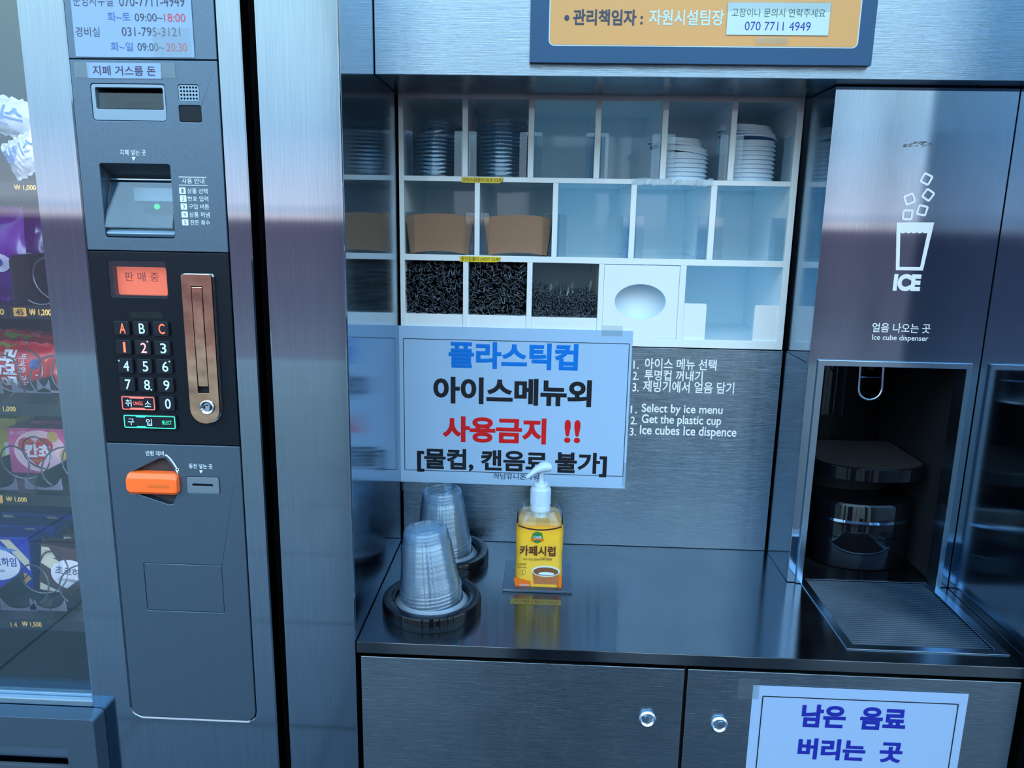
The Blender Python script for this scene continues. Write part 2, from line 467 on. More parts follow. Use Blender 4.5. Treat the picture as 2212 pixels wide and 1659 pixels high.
tag(ct, 'dark brushed steel worktop along the bottom of the niche', 'countertop')

# ------------------------------------------------------------------ base cabinets
def cab(x0, x1, label, lock_px, name='base_cabinet'):
    t = thing(name, label, 'cabinet', ((x0 + x1) / 2, 1.2, 0))
    b = NB(); box(b, x0, x1, 1.034, 1.6, .05, ZT - .0195)
    obj('body', b, SEAL, t)
    b = NB(); box(b, x0 + .002, x1 - .002, YF + .0005, 1.033, .07, .8763)
    d = obj('door', b, ST_H, t, bevel=.0008)
    lx, lz = AY(*lock_px, YF)
    b = NB(); lathe(b, [(.0, .0), (.0115, .0), (.0128, .0012), (.0128, .003), (.0105, .0048), (.0088, .0036), (.0078, .0022), (.0, .0022)], 32, (lx, YF + .0006, lz), 'y')
    lk = obj('lock', b, CHROME, d, smooth=True)
    return t, d, lk, lx, lz
cabs = [cab(-.2585, .2205, 'left steel base cabinet with a lock near its right edge', (1398, 1552)),
        cab(.2215, .6985, 'right steel base cabinet behind the blue-lettered paper sign', (1553, 1564))]
for i, (t, d, lk, lx, lz) in enumerate(cabs):
    dx = -.003 if i == 0 else .003
    b = NB(); lathe(b, [(0, 0), (.0056, 0), (.0056, .0026), (0, .0026)], 20, (lx + dx, YF + .0004, lz), 'y'); box(b, lx + dx - .0004, lx + dx + .0004, YF - .0030, YF - .002, lz - .0028, lz + .0028)
    pl = obj('lock_plug', b, STEEL_P, d, smooth=True)

# ------------------------------------------------------------------ signs and papers
def sheet(name, label, px, y, m, thick=.0006, cat='sign', r=0.0):
    x0, x1, z0, z1 = BX(*px, y)
    t = thing(name, label, cat, ((x0 + x1) / 2, y, z0))
    b = NB(); plate(b, rrect(x0, x1, z0, z1, r) if r else [(x0, z0), (x1, z0), (x1, z1), (x0, z1)], [], y, y + thick)
    obj('sheet', b, m, t)
    return t, (x0, x1, z0, z1)
def border(t, px, y, w, m):
    x0, x1, z0, z1 = BX(*px, y)
    b = NB(); line_ink(b, [(x0, z0), (x1, z0), (x1, z1), (x0, z1), (x0, z0)], w, y); obj('border_line', b, m, t, raw=True)
def tape(t, px, y, m=None):
    x0, x1, z0, z1 = BX(*px, y)
    b = NB(); box(b, x0, x1, y, y + .0002, z0, z1); obj('tape', b, m or TAPE, t)

ys = YR - .0022
s1, _ = sheet('paper_sign', 'large laminated paper sign in blue, black and red lettering above the cups', (864, 709, 1359, 1048), ys, PAPER)
border(s1, (873, 737, 1353, 1022), ys - .0003, .0012, INK_K)
letters(s1, INK_B, ys - .0003, [('플라스틱컵', 969, 740, 1249, 798, .038)], label='light blue lettering')
letters(s1, INK_K, ys - .0003, [('아이스메뉴외', 936, 817, 1278, 875, .040), ('[물컵, 캔음료 불가]', 901, 973, 1311, 1025, .034),
                               ('하남유니온타워', 1066, 1023, 1163, 1036, .006)], label='black lettering')
letters(s1, INK_R, ys - .0003, [('사용금지', 956, 901, 1180, 957, .040), ('!!', 1219, 907, 1254, 957, .03)], label='red lettering')
tape(s1, (1300, 703, 1345, 726), ys - .0006); tape(s1, (868, 1040, 905, 1060), ys - .0006); tape(s1, (1345, 1000, 1364, 1052), ys - .0006)

y2 = YF - .0008
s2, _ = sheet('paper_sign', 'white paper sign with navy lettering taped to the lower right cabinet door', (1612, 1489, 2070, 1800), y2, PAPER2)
border(s2, (1634, 1512, 2050, 1790), y2 - .0003, .0016, INK_K)
letters(s2, INK_N, y2 - .0003, [('남은  음료', 1731, 1525, 1958, 1575, .042), ('버리는  곳', 1723, 1598, 1950, 1644, .042)], label='navy lettering')
tape(s2, (1594, 1466, 1640, 1510), y2 - .0006)

yo = YFA - .012
bt, _ = sheet('notice_board', 'orange notice board with a slate blue border hung on the fascia', (1147, -190, 1900, 138), yo, NAVY, .0115)
x0, x1, z0, z1 = BX(1188, -160, 1866, 102, yo)
b = NB(); plate(b, rrect(x0, x1, z0, z1, .008), [], yo - .0005, yo); obj('white_keyline', b, INK_W, bt)
b = NB(); plate(b, rrect(x0 + .0016, x1 - .0016, z0 + .0016, z1 - .0016, .0066), [], yo - .0009, yo - .0004); obj('orange_panel', b, ORANGE_B, bt)
yl = yo - .0013
letters(bt, INK_K2, yl, [('관리책임자 :', 1238, 20, 1389, 55, .03), ('•', 1219, 32, 1230, 45, .02)], label='dark lettering')
letters(bt, INK_W, yl, [('자원시설팀장', 1402, 21, 1564, 55, .018)], label='white lettering')
n1, _ = sheet('contact_note', 'small taped note with green and navy print on the orange board', (1571, 6, 1792, 76), yl - .001, PAPER_C)
letters(n1, INK_G, yl - .0013, [('고장이나 문의시 연락주세요', 1581, 18, 1783, 37, -.004)], label='green lettering')
letters(n1, INK_N, yl - .0013, [('070 7711 4949', 1609, 47, 1751, 66, -.004)], label='blue lettering')
tape(n1, (1571, 2, 1797, 24), yl - .0016); tape(n1, (1631, 80, 1702, 95), yl - .0016)

# ------------------------------------------------------------------ yellow label strips
def strip(name, label, px, y, s, tp, m=YELLOW, ink=INK_K, cut=True):
    x0, x1, z0, z1 = BX(*px, y)
    t = thing(name, label, 'label', ((x0 + x1) / 2, y, z0))
    pts = [(x0, z0), (x1 - (.008 if cut else 0), z0), (x1, z0 + (.004 if cut else 0)), (x1, z1), (x0, z1)]
    b = NB(); plate(b, pts, [], y, y + .0004); obj('strip', b, m, t)
    letters(t, ink, y - .0003, [(s, *tp, .0)])
    return t
strip('label_strip', 'yellow strip reading ICE CUP on the upper shelf edge', (997, 383, 1088, 395), YR - .0005, '아이스컵홀더 (ICE CUP)', (999, 384, 1086, 394))
strip('label_strip', 'yellow strip reading HOT CUP on the lower shelf edge', (993, 554, 1082, 566), YR - .0005, '종이컵홀더 (HOT CUP)', (996, 555, 1080, 565))
# the faded one lies on the worktop in front of the syrup
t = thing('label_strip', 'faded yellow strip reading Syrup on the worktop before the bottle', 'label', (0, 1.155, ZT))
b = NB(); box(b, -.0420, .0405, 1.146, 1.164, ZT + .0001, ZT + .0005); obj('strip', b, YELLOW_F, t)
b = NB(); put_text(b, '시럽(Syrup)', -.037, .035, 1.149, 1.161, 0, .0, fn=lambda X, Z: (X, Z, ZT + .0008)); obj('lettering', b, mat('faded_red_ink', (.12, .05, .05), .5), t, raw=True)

# ------------------------------------------------------------------ white pigeonhole rack
RB = 1.63                        # rear wall of the compartments
rack = thing('pigeonhole_rack', 'white acrylic pigeonhole rack of three rows above the worktop', 'rack', (.085, YR, 1.29))
RX0, RX1 = -.2600, .4308
def zrow(py_l, py_r):            # a level edge measured at its two ends
    return (AY(900, py_l, YR)[1] + AY(1640, py_r, YR)[1]) / 2
ZT1, ZT0 = 1.7218, AY(1300, 217, YR)[1]
S1T, S1B = AY(1000, 381, YR)[1], AY(1000, 392, YR)[1]
S2T, S2B = AY(1000, 551, YR)[1], AY(1000, 564, YR)[1]
BT, BB = AY(1600, 736, YR)[1], 1.2900
ix0, ix1 = RX0 + .0085, RX1 - .0110
b = NB(); box(b, RX0, ix0, YR, RB, BB, ZT1); obj('side_panel', b, ACRYL, rack, bevel=.0005)
b = NB(); box(b, ix1, RX1, YR, RB, BB, ZT1); obj('side_panel', b, ACRYL, rack, bevel=.0005)
b = NB(); box(b, ix0 + .0001, ix1 - .0001, YR + .0002, RB, ZT0, ZT1); obj('top_panel', b, ACRYL, rack, bevel=.0005)
b = NB(); box(b, ix0 + .0001, ix1 - .0001, YR + .0002, RB, BB, BT); obj('bottom_panel', b, ACRYL, rack, bevel=.0005)
b = NB(); box(b, ix0 + .0001, ix1 - .0001, YR + .0002, RB, S1B, S1T); obj('shelf', b, ACRYL, rack, bevel=.0005)
b = NB(); box(b, ix0 + .0001, ix1 - .0001, YR + .0002, RB, S2B, S2T); obj('shelf', b, ACRYL, rack, bevel=.0005)
b = NB(); box(b, RX0, RX1, RB + .0005, RB + .004, BB, ZT1); obj('rear_panel', b, ACRYL, rack)
def xs_at(pairs, py): return [(AY(p, py, YR)[0], AY(q, py, YR)[0]) for p, q in pairs]
D1 = xs_at([(998.5, 1010.7), (1141, 1153.4), (1285, 1297.3), (1429.5, 1442), (1577.5, 1590)], 300)
D2 = xs_at([(1025, 1036), (1193, 1204.5), (1361, 1373), (1532.5, 1545.5)], 470)
D3 = xs_at([(1000, 1011.5), (1138, 1149.4), (1292.5, 1304), (1467.5, 1481)], 620)
for ds, zb, zt in ((D1, S1T, ZT0), (D2, S2T, S1B), (D3, BT, S2B)):
    for p, q in ds:
        b = NB(); box(b, p, q, YR + .0004, RB, zb + .0001, zt - .0001); obj('divider', b, ACRYL, rack, bevel=.0005)
cells1 = [ix0] + [v for d in D1 for v in d] + [ix1]; cells1 = list(zip(cells1[0::2], cells1[1::2]))
cells2 = [ix0] + [v for d in D2 for v in d] + [ix1]; cells2 = list(zip(cells2[0::2], cells2[1::2]))
cells3 = [ix0] + [v for d in D3 for v in d] + [ix1]; cells3 = list(zip(cells3[0::2], cells3[1::2]))
def stops(cells, zb, h, w, y0=YR + .006):
    for i, (p, q) in enumerate(cells):
        for side in (0, 1):
            xa, xb = (p + .0004, p + w) if side == 0 else (q - w, q - .0004)
            b = NB(); plate(b, rrect(xa, xb, zb + .0002, zb + h, (0, 0, .003, 0) if side == 0 else (0, 0, 0, .003)), [], y0, y0 + .003)
            xc = (p + .0004, p + .0034) if side == 0 else (q - .0034, q - .0004)
            box(b, *xc, y0 + .0032, y0 + .085, zb + .0002, zb + h)
            obj('acrylic_stop', b, CLR_ST, rack, bevel=.0004)
stops(cells1, S1T, AY(1000, 282, YR)[1] - S1T, .0150)
stops(cells2, S2T, AY(1000, 459, YR)[1] - S2T, .0165)
# bottom row: low front boards, the panel with an oval window and the two white stubs
FB = AY(1000, 680, YR)[1]
b = NB(); box(b, cells3[0][0] + .0002, cells3[1][1] - .0002, YR + .002, YR + .005, BT, FB); obj('front_board', b, ACRYL, rack, bevel=.0004)
b = NB(); box(b, cells3[2][0] + .0002, cells3[2][1] - .0002, YR + .002, YR + .005, BT, FB - .0012); obj('front_board', b, ACRYL, rack, bevel=.0004)
b = NB(); box(b, cells3[0][0] + .0002, cells3[1][1] - .0002, YR + .0052, RB, FB - .004, FB); obj('straw_floor', b, ACRYL, rack)
b = NB(); box(b, cells3[2][0] + .0002, cells3[2][1] - .0002, YR + .0052, RB, FB - .0052, FB - .0012); obj('straw_floor', b, ACRYL, rack)
p, q = cells3[3]
ex, ez = AY(1383, 652, YR)
b = NB(); plate(b, rrect(p + .0006, q - .0008, BT + .0006, S2B - .0012, .001), [ell(ex, ez, .0455, .0315, 48)], YR + .0012, YR + .0042)
obj('oval_panel', b, ACRYL, rack)
b = NB(); box(b, p + .0006, q - .0008, YR + .040, YR + .043, BT, S2B); obj('oval_backing', b, ACRYL, rack)
p, q = cells3[4]
for px in ((1479, 656, 1525, 733), (1629, 660, 1682, 737)):
    x0, x1, z0, z1 = BX(*px, YR)
    if px[0] < 1500: x0 = p + .0004; rr = (0, 0, .003, 0)
    else: x1 = q - .0004; rr = (0, 0, 0, .003)
    b = NB(); plate(b, rrect(x0, x1, BT + .0002, z1, rr), [], YR + .0025, YR + .0075); obj('retaining_stub', b, ACRYL, rack)
# clear tape stuck along the upper shelf edge
b = NB()
x0, x1, z0, z1 = BX(1364, 386, 1540, 402, YR)
n = 16
for i in range(n):
    xa, xb = x0 + (x1 - x0) * i / n, x0 + (x1 - x0) * (i + 1) / n
    za = z0 + rnd.uniform(0, .003); zb2 = z1 + rnd.uniform(-.0015, .0015)
    v = [b.verts.new((xa, YR - .0004 - rnd.uniform(0, .0012), za)), b.verts.new((xb, YR - .0004 - rnd.uniform(0, .0012), z0 + rnd.uniform(0, .003))),
         b.verts.new((xb, YR - .0004 - rnd.uniform(0, .001), zb2)), b.verts.new((xa, YR - .0004, zb2))]
    b.faces.new(v)
tp = obj('sticky_tape', b, clear('shiny_tape', (.93, .95, .93), 1.5, .25, 3.0, .35), None, raw=True)
tag(tp, 'crumpled shiny clear tape stuck along the edge of the upper shelf', 'tape')

# ------------------------------------------------------------------ copies
def copy_thing(root, loc, rot, label, group=None):
    r = root.copy(); C.objects.link(r); r.location = loc; r.rotation_euler = rot
    r['label'] = label
    if group: r['group'] = group
    for ch in list(root.children):
        c = ch.copy(); C.objects.link(c); c.parent = r
        for g in ch.children:
            d = g.copy(); C.objects.link(d); d.parent = c
    return r
def place(cache, key, make, loc, rot, label, group):
    if key not in cache:
        t = make(label); t.location = loc; t.rotation_euler = rot
        t['group'] = group; cache[key] = t; return t
    return copy_thing(cache[key], loc, rot, label, group)

# ------------------------------------------------------------------ lids
def make_lid(name, cat, m, R, label):
    t = thing(name, label, cat)
    b = NB()
    olathe(b, [(R - .0002, 0), (R, .0012), (R - .0004, .0030), (R - .0022, .0038), (R - .003, .0066), (R - .0035, .0105), (R - .0055, .0112), (R - .008, .0102), (R - .009, .0070), (0.0005, .0066)], 48)
    obj('rim', b, m, t, smooth=True, local=True)
    b = NB(); olathe(b, [(.0052, .0069), (.0052, .0088), (.0040, .0092), (.0005, .0092)], 16, (R * .45, 0, 0)); obj('sip_tab', b, m, t, smooth=True, local=True)
    return t
LC = {}
def lid_stack(x, y, z, n, pitch, key, m, name, side, grp, lean=0.0, tilts=()):
    for i in range(n):
        rx = tilts[i - (n - len(tilts))] if i >= n - len(tilts) else (0, 0, 0)
        lab = side % ('the lowest' if i == 0 else 'the topmost' if i == n - 1 else ['second', 'third', 'fourth', 'fifth', 'sixth', 'seventh', 'eighth', 'ninth', 'tenth', 'eleventh', 'twelfth', 'thirteenth', 'fourteenth', 'fifteenth', 'sixteenth'][i - 1] + ' from the bottom')
        place(LC, key, lambda l: make_lid(name, 'cup lid', m, .0475, l), (x + lean * i + rx[2], y, z + i * pitch + (.004 if i >= n - len(tilts) and tilts else 0)), (rx[0], rx[1], rnd.uniform(0, 6)), lab, grp)
def cellx(px, y, py=330): return AY(px, py, y)[0]
yl1 = YR + .064
lid_stack(cellx(941, yl1), yl1, S1T + .0004, 12, .0068, 'clear', CLR_LID, 'clear_cup_cover', 'clear plastic lid in the leaning stack in the top left pigeonhole, %s', 'clear lids in the top left pigeonhole', 0.0002, ((.10, -.10, .004), (.16, .05, .004)))
lid_stack(cellx(1083, yl1), yl1, S1T + .0004, 13, .0068, 'clear', CLR_LID, 'clear_cup_cover', 'clear plastic lid in the straight stack in the second top pigeonhole, %s', 'clear lids in the second top pigeonhole', 0.0, ((.03, .08, .0),))
lid_stack(cellx(1472, yl1), yl1, S1T + .0004, 9, .0074, 'white', LIDW, 'white_cup_cover', 'white plastic lid in the shorter stack in the fifth top pigeonhole, %s', 'white lids in the fifth top pigeonhole', 0.0, ((.10, .07, 0), (.10, .05, -.010), (.05, .02, -.014)))
lid_stack(cellx(1616, yl1), yl1, S1T + .0004, 12, .0074, 'white', LIDW, 'white_cup_cover', 'white plastic lid in the taller stack in the top right pigeonhole, %s', 'white lids in the top right pigeonhole', 0.0, ((.09, .08, 0), (.05, .03, -.006), (.04, .02, -.010)))

# ------------------------------------------------------------------ card cup sleeves, standing one behind another
def make_sleeve(label):
    o = None
    b = NB()
    w0, w1, h, sag = .0615, .0520, .066, .0055
    n = 14; fr, bk = [], []
    for lst, y in ((fr, 0.0), (bk, .0016)):
        for zt in (0, 1):
            row = []
            for i in range(n + 1):
                u = -1 + 2 * i / n
                x = u * (w1 + (w0 - w1) * zt); z = zt * h + sag * (1 - u * u)
                row.append(b.verts.new((x, y - .0018 * (1 - u * u), z)))
            lst.append(row)
    for i in range(n):
        b.faces.new((fr[0][i], fr[0][i + 1], fr[1][i + 1], fr[1][i]))
        b.faces.new((bk[0][i], bk[1][i], bk[1][i + 1], bk[0][i + 1]))
        b.faces.new((fr[0][i], bk[0][i], bk[0][i + 1], fr[0][i + 1]))
        b.faces.new((fr[1][i], fr[1][i + 1], bk[1][i + 1], bk[1][i]))
    b.faces.new((fr[0][0], fr[1][0], bk[1][0], bk[0][0])); b.faces.new((fr[0][n], bk[0][n], bk[1][n], fr[1][n]))
    o = obj('cup_sleeve', b, BROWNK, None, smooth=True, local=True)
    tag(o, label, 'cup sleeve'); ORG[o] = Vector((0, 0, 0)); return o
words = ['front one', 'second one', 'third one', 'fourth one', 'fifth one', 'sixth one', 'seventh one', 'eighth one', 'ninth one', 'tenth one', 'eleventh one', 'rear one']
SC = {}
for ci, (cx, nm) in enumerate(((949, 'left'), (1119, 'second'))):
    for i in range(12):
        y = YR + .0135 + i * .0055
        x, _ = AY(cx, 510, y)
        place(SC, 's', make_sleeve, (x + (rnd.uniform(-.0025, .0025) if i else 0), y, S2T + .0004), (rnd.uniform(-.02, .0) if i else 0, rnd.uniform(-.012, .012), 0),
              'brown card cup sleeve in the %s pigeonhole of the middle row, %s' % (nm, words[i]), 'brown card sleeves in the %s pigeonhole of the middle row' % nm)

# ------------------------------------------------------------------ wrapped straws lying end-on
def make_straw(v, m, kind):
    r = random.Random(100 + v)
    b = NB()
    if kind == 'straw':
        L, R = .16, .0036
        tube(b, [(0, .012, 0), (0, L, 0)], R, 8)
        fans, wd, ln = 1, .0100, .013
    else:
        L, R = .12, .0013
        tube(b, [(0, .006, 0), (0, L, 0)], R, 5)
        fans, wd, ln = 1, .0050, .007
    # crimped film end: a creased ribbon opening towards the front
    for f in range(fans):
        n, k = 9, 4
        ang = r.uniform(0, PI); amp = r.uniform(.35, .6) * wd
        ph = r.uniform(0, 6); fr_ = r.uniform(1.2, 2.2)
        rows = []
        for j in range(k + 1):
            t = j / k; row = []
            for i in range(n + 1):
                u = -1 + 2 * i / n
                sx_ = wd * u * (.55 + .45 * t)
                sz_ = amp * t * math.sin(fr_ * PI * u + ph) + wd * .25 * t * t * r.uniform(-1, 1) * .5
                y = .014 * (1 - t) * (L > .13 and 1 or .5) - ln * .25 * t + r.uniform(-1, 1) * ln * .16 * (j == k)
                X = sx_ * math.cos(ang) - sz_ * math.sin(ang); Z = sx_ * math.sin(ang) + sz_ * math.cos(ang)
                row.append(b.verts.new((X, y, Z)))
            rows.append(row)
        for j in range(k):
            for i in range(n): b.faces.new((rows[j][i], rows[j][i + 1], rows[j + 1][i + 1], rows[j + 1][i]))
        ew = .0007 if kind == 'straw' else .0005           # highlight along the film edge, painted as a lighter strip
        for i in range(n):
            p0, p1 = rows[k][i].co, rows[k][i + 1].co
            d = Vector((0, -ew * .6, 0)); e = Vector((0, 0, ew))
            f = b.faces.new([b.verts.new(q) for q in (p0 + d - e, p1 + d - e, p1 + d + e, p0 + d + e)]); f.material_index = 1
    return b, [m, FILME]
TC = {}
def straws(cell, z0, ztop, step, kind, m, label, group, name, jit, heap=None):
    p, q = cell
    zz = z0 + step * .5; row = 0
    while True:
        anyrow = False
        x = p + step * (.45 + .5 * (row % 2))
        while x < q - step * .35:
            top = heap((x - p) / (q - p)) if heap else ztop
            if zz < top:
                anyrow = True
                v = rnd.randrange(10)
                key = (kind, v)
                loc = (x + rnd.uniform(-jit, jit), YR + .012 + rnd.uniform(-.004, .010), zz + rnd.uniform(-jit, jit))
                rot = (rnd.uniform(-.02, .02), rnd.uniform(0, 6.28), 0)
                if key not in TC:
                    bm_, mm = make_straw(v, m, kind)
                    o = obj(name, bm_, mm, None, local=True, raw=True)
                    TC[key] = o
                else:
                    o = TC[key].copy(); C.objects.link(o)
                o.location = loc; o.rotation_euler = rot
                tag(o, label, 'straw', group)
            x += step
        if not anyrow: break
        zz += step * .87; row += 1
straws(cells3[0], FB, S2B - .003, .0105, 'straw', FILMK, 'black film-wrapped straw in the bottom left pigeonhole', 'wrapped straws in the bottom left pigeonhole', 'wrapped_straw', .0030)
straws(cells3[1], FB, S2B - .003, .0105, 'straw', FILMK, 'black film-wrapped straw in the second pigeonhole of the bottom row', 'wrapped straws in the second bottom pigeonhole', 'wrapped_straw', .0030)
za, zb_ = AY(1220, 616, YR)[1], AY(1220, 634, YR)[1]
straws(cells3[2], FB - .0012, 0, .0056, 'stirrer', FILMK2, 'thin dark wrapped stirring straw in the third pigeonhole of the bottom row', 'thin stirring straws in the third bottom pigeonhole', 'stirring_straw', .0018,
       heap=lambda u: zb_ + (za - zb_) * max(0, 1 - u / .22) + .0035 * math.sin(u * 9))
# torn clear bag standing behind the stirring straws
b = NB(); p, q = cells3[2]; n = 40; rows = []
for j in range(7):
    row = []
    for i in range(n + 1):
        u = i / n
        row.append(b.verts.new((p + .004 + (q - p - .008) * u, YR + .035 + .004 * math.sin(i * 1.7) + .003 * math.sin(i * 4.1 + j), FB + j * .0088 * (1 if j < 6 else .92 + .3 * abs(math.sin(i * .8))))))
    rows.append(row)
for j in range(6):
    for i in range(n): b.faces.new((rows[j][i], rows[j][i + 1], rows[j + 1][i + 1], rows[j + 1][i]))
o = obj('plastic_bag', b, FILM, None, raw=True); tag(o, 'torn clear plastic bag around the thin stirring straws', 'bag')

# ------------------------------------------------------------------ cup dispensers and nested cups
CR, CB, CH = .0475, .0335, .100
def make_cup(label):
    t = thing('clear_cup', label, 'cup')
    b = NB()
    H = CH
    pf = [(CR + .0018, .0), (CR + .0024, .0014), (CR + .0016, .003), (CR, .0034), (CR - .0012, .010), (CR - .0002, .011), (CR - .0022, .019), (CR - .0012, .020), (CR - .0034, .028)]
    for i in range(6):
        h = .034 + i * .0080; r = CR - .0036 - (CR - CB - .006) * (h - .028) / (H - .028)
        pf += [(r + .0004, h), (r + .0002, h + .0012), (r - .0006, h + .0024)]
    pf += [(CB + .0025, H - .017), (CB + .0035, H - .0155), (CB + .0018, H - .010), (CB + .0024, H - .008), (CB, H - .002), (CB - .002, H), (CB - .006, H), (CB - .007, H - .003), (.022, H - .003), (.021, H - .0015), (.0005, H - .0015)]
    olathe(b, pf, 48)
    obj('cup_wall', b, CLR_CUP, t, smooth=True, local=True)
    return t
def dispenser(cx, cy, label):
    t = thing('cup_dispenser', label, 'dispenser', (cx, cy, ZT))
    b = NB(); lathe(b, [(.0785, .0003), (.0790, .004), (.0785, .019), (.0768, .0225), (.066, .0235), (.0605, .0205), (.0595, .012), (.0595, .0003)], 64, (cx, cy, ZT), close=True); obj('collar', b, BLACKG, t, smooth=True)
    b = NB(); lathe(b, [(.0593, .0005), (.0592, .0125), (.0560, .0150), (.0510, .0215), (.0500, .0215), (.0490, .0200), (.0490, .0005)], 64, (cx, cy, ZT), close=True); obj('flange', b, mat('milky_rubber', (.18, .27, .36), .3), t, smooth=True)
    return t
CC = {}
ordw = ['outermost', 'second', 'third', 'fourth', 'innermost']
for (cx, cy, tx, ty, nm) in ((-.166, 1.1225, -.02, .09, 'front'), (-.1675, 1.300, .0, .04, 'rear')):
    dispenser(cx, cy, '%s black round cup dispenser set on the worktop' % nm)
    for i in range(5):
        place(CC, 'c', make_cup, (cx - .002, cy, ZT + .0370 - i * .0062), (tx, -ty, 0), 'clear upturned cup in the %s stack, %s of the nest' % (nm, ordw[i]), 'clear cups in the %s dispenser' % nm)

# ------------------------------------------------------------------ syrup bottle in its square plate
t = thing('holder_plate', 'square steel plate around the hole that holds the syrup bottle', 'plate', (0, 1.24, ZT))
b = NB(); slab(b, [(-.0565, 1.187), (.0605, 1.187), (.0605, 1.301), (-.0565, 1.301)], [[(-.0372, 1.2002), (.0432, 1.2002), (.0432, 1.284), (-.0372, 1.284)]], ZT + .0003, ZT + .0045)
obj('plate', b, steel('plate_steel', 'x', col=(.12, .18, .24), rough=.22, flat=True), t, bevel=.0006)
def sqsec(hw, hd, r, z, cx, cy, n=6):
    return [(cx + x, cy + y, z) for x, y in rrect(-hw, hw, -hd, hd, min(r, hw * .999, hd * .999), n)]
bx_, by_ = .0030, 1.2420
bt = thing('syrup_bottle', 'yellow syrup bottle with a white pump standing in the steel plate', 'bottle', (bx_, by_, ZT))
def zc(py): return AY(1165, py, by_)[1]
zs = AY(1165, 1138, by_ - .0395)[1]; zn = zc(1094)
prof = [(.0368, .0368, .013, ZT - .0125), (.0388, .0388, .014, ZT - .006), (.0392, .0392, .014, ZT + .03), (.0384, .0384, .014, ZT + .055), (.0392, .0392, .014, ZT + .075), (.0392, .0392, .015, zs - .006), (.0375, .0375, .017, zs + .006), (.030, .030, .018, zs + .022), (.019, .019, .015, zn - .006), (.0135, .0135, .0134, zn)]
b = NB(); loft(b, [sqsec(a, d, r, z, bx_, by_) for a, d, r, z in prof]); obj('body', b, clear('bottle_plastic', (.95, .95, .92), 1.5, .03, 1.3), bt, smooth=True)
b = NB(); loft(b, [sqsec(a - .0012, d - .0012, r, z, bx_, by_) for a, d, r, z in prof[:7] + [(.0360, .0360, .017, zs + .004)]]); obj('syrup', b, mat('golden_syrup', (.62, .42, .13), .1), bt, smooth=True)
# wrap-around printed label
LBL = bpy.data.materials.new('printed_label'); LBL.use_nodes = True
nn = LBL.node_tree.nodes; pb = nn['Principled BSDF']; pb.inputs['Roughness'].default_value = .28
tco = nn.new('ShaderNodeTexCoord'); spx = nn.new('ShaderNodeSeparateXYZ'); LBL.node_tree.links.new(tco.outputs['Generated'], spx.inputs[0])
rl = nn.new('ShaderNodeValToRGB'); ramp(rl, [(0, (.70, .42, .04)), (.30, (.74, .52, .06)), (.55, (.74, .50, .05)), (.85, (.76, .50, .03)), (1, (.72, .36, .03))])
LBL.node_tree.links.new(spx.outputs['Z'], rl.inputs[0]); LBL.node_tree.links.new(rl.outputs[0], pb.inputs['Base Color'])
lo = .0006
lp = [(.0392, .0392, .014, ZT - .001), (.0393, .0393, .014, ZT + .03), (.0386, .0386, .014, ZT + .055), (.0393, .0393, .014, ZT + .075), (.0393, .0393, .015, zs - .006), (.0386, .0386, .016, zs + .001)]
b = NB(); loft(b, [sqsec(a + lo, d + lo, r, z, bx_, by_) for a, d, r, z in lp], caps=False); lab = obj('label', b, LBL, bt, smooth=True)
yfz = by_ - .0404
def L2(px, py): return AY(px, py, yfz)
def ink(name, m, fn):
    bb = NB(); fn(bb); return obj(name, bb, m, lab, raw=True)
ORG[lab] = ORG[bt]
zlt = zs + .006
def f(bb):
    top = [(-.0366 + .0732 * i / 16, zlt - .003 - .007 * (1 - (2 * i / 16 - 1) ** 2)) for i in range(17)]
    for i in range(16):
        (xa, z_a), (xb, z_b) = top[i], top[i + 1]
        bb.faces.new([bb.verts.new((bx_ + xa, by_ - .0406, z_a - .0022)), bb.verts.new((bx_ + xb, by_ - .0406, z_b - .0022)), bb.verts.new((bx_ + xb, by_ - .0406, z_b)), bb.verts.new((bx_ + xa, by_ - .0406, z_a))])
ink('dark_band', INK_K, f)
yfz = by_ - .0407
INK_O = mat('orange_ink', (.68, .16, .015), .35); INK_DB = mat('brown_ink', (.09, .03, .012), .4); INK_LG = mat('leaf_ink', (.03, .20, .05), .4)
def f(bb):
    poly(bb, [L2(1110, 1247), L2(1125, 1250), L2(1146, 1255), L2(1146, 1271), L2(1113, 1271)], yfz)
ink('orange_wave', INK_O, f)
ink('orange_corner', INK_O, lambda bb: poly(bb, [L2(1205, 1250), L2(1214, 1240), L2(1213, 1271), L2(1205, 1271)], yfz))
def f(bb):
    poly(bb, [L2(1148, 1163), L2(1151, 1152), L2(1161, 1148), L2(1171, 1152), L2(1173, 1163), L2(1170, 1170), L2(1161, 1174), L2(1151, 1170)], yfz)
ink('badge', INK_LG, f)
def f(bb):
    poly(bb, [L2(1146, 1164), L2(1160, 1161), L2(1175, 1164), L2(1174, 1169), L2(1160, 1166), L2(1148, 1169)], yfz - .0003)
ink('badge_ribbon', INK_O, f)
def f(bb):
    x0, x1, z0, z1 = BX(1150, 1157, 1172, 1162, yfz); put_text(bb, 'CAFFEBENE'[:4], x0, x1, z0, z1, yfz - .0005, .02)
def f2(bb):
    for s, px in (('카페시럽', (1122, 1179, 1200, 1201)),):
        x0, x1, z0, z1 = BX(*px, yfz); put_text(bb, s, x0, x1, z0, z1, yfz, .03)
    x0, x1, z0, z1 = BX(1129, 1206, 1166, 1211, yfz); put_text(bb, '커피를 부드럽고 달콤하게', x0, x1, z0, z1, yfz, .0)
    x0, x1, z0, z1 = BX(1167, 1204, 1192, 1212, yfz); put_text(bb, 'Cafe Syrup', x0, x1, z0, z1, yfz, .005, slant=.3)
ink('title_lettering', INK_DB, f2)
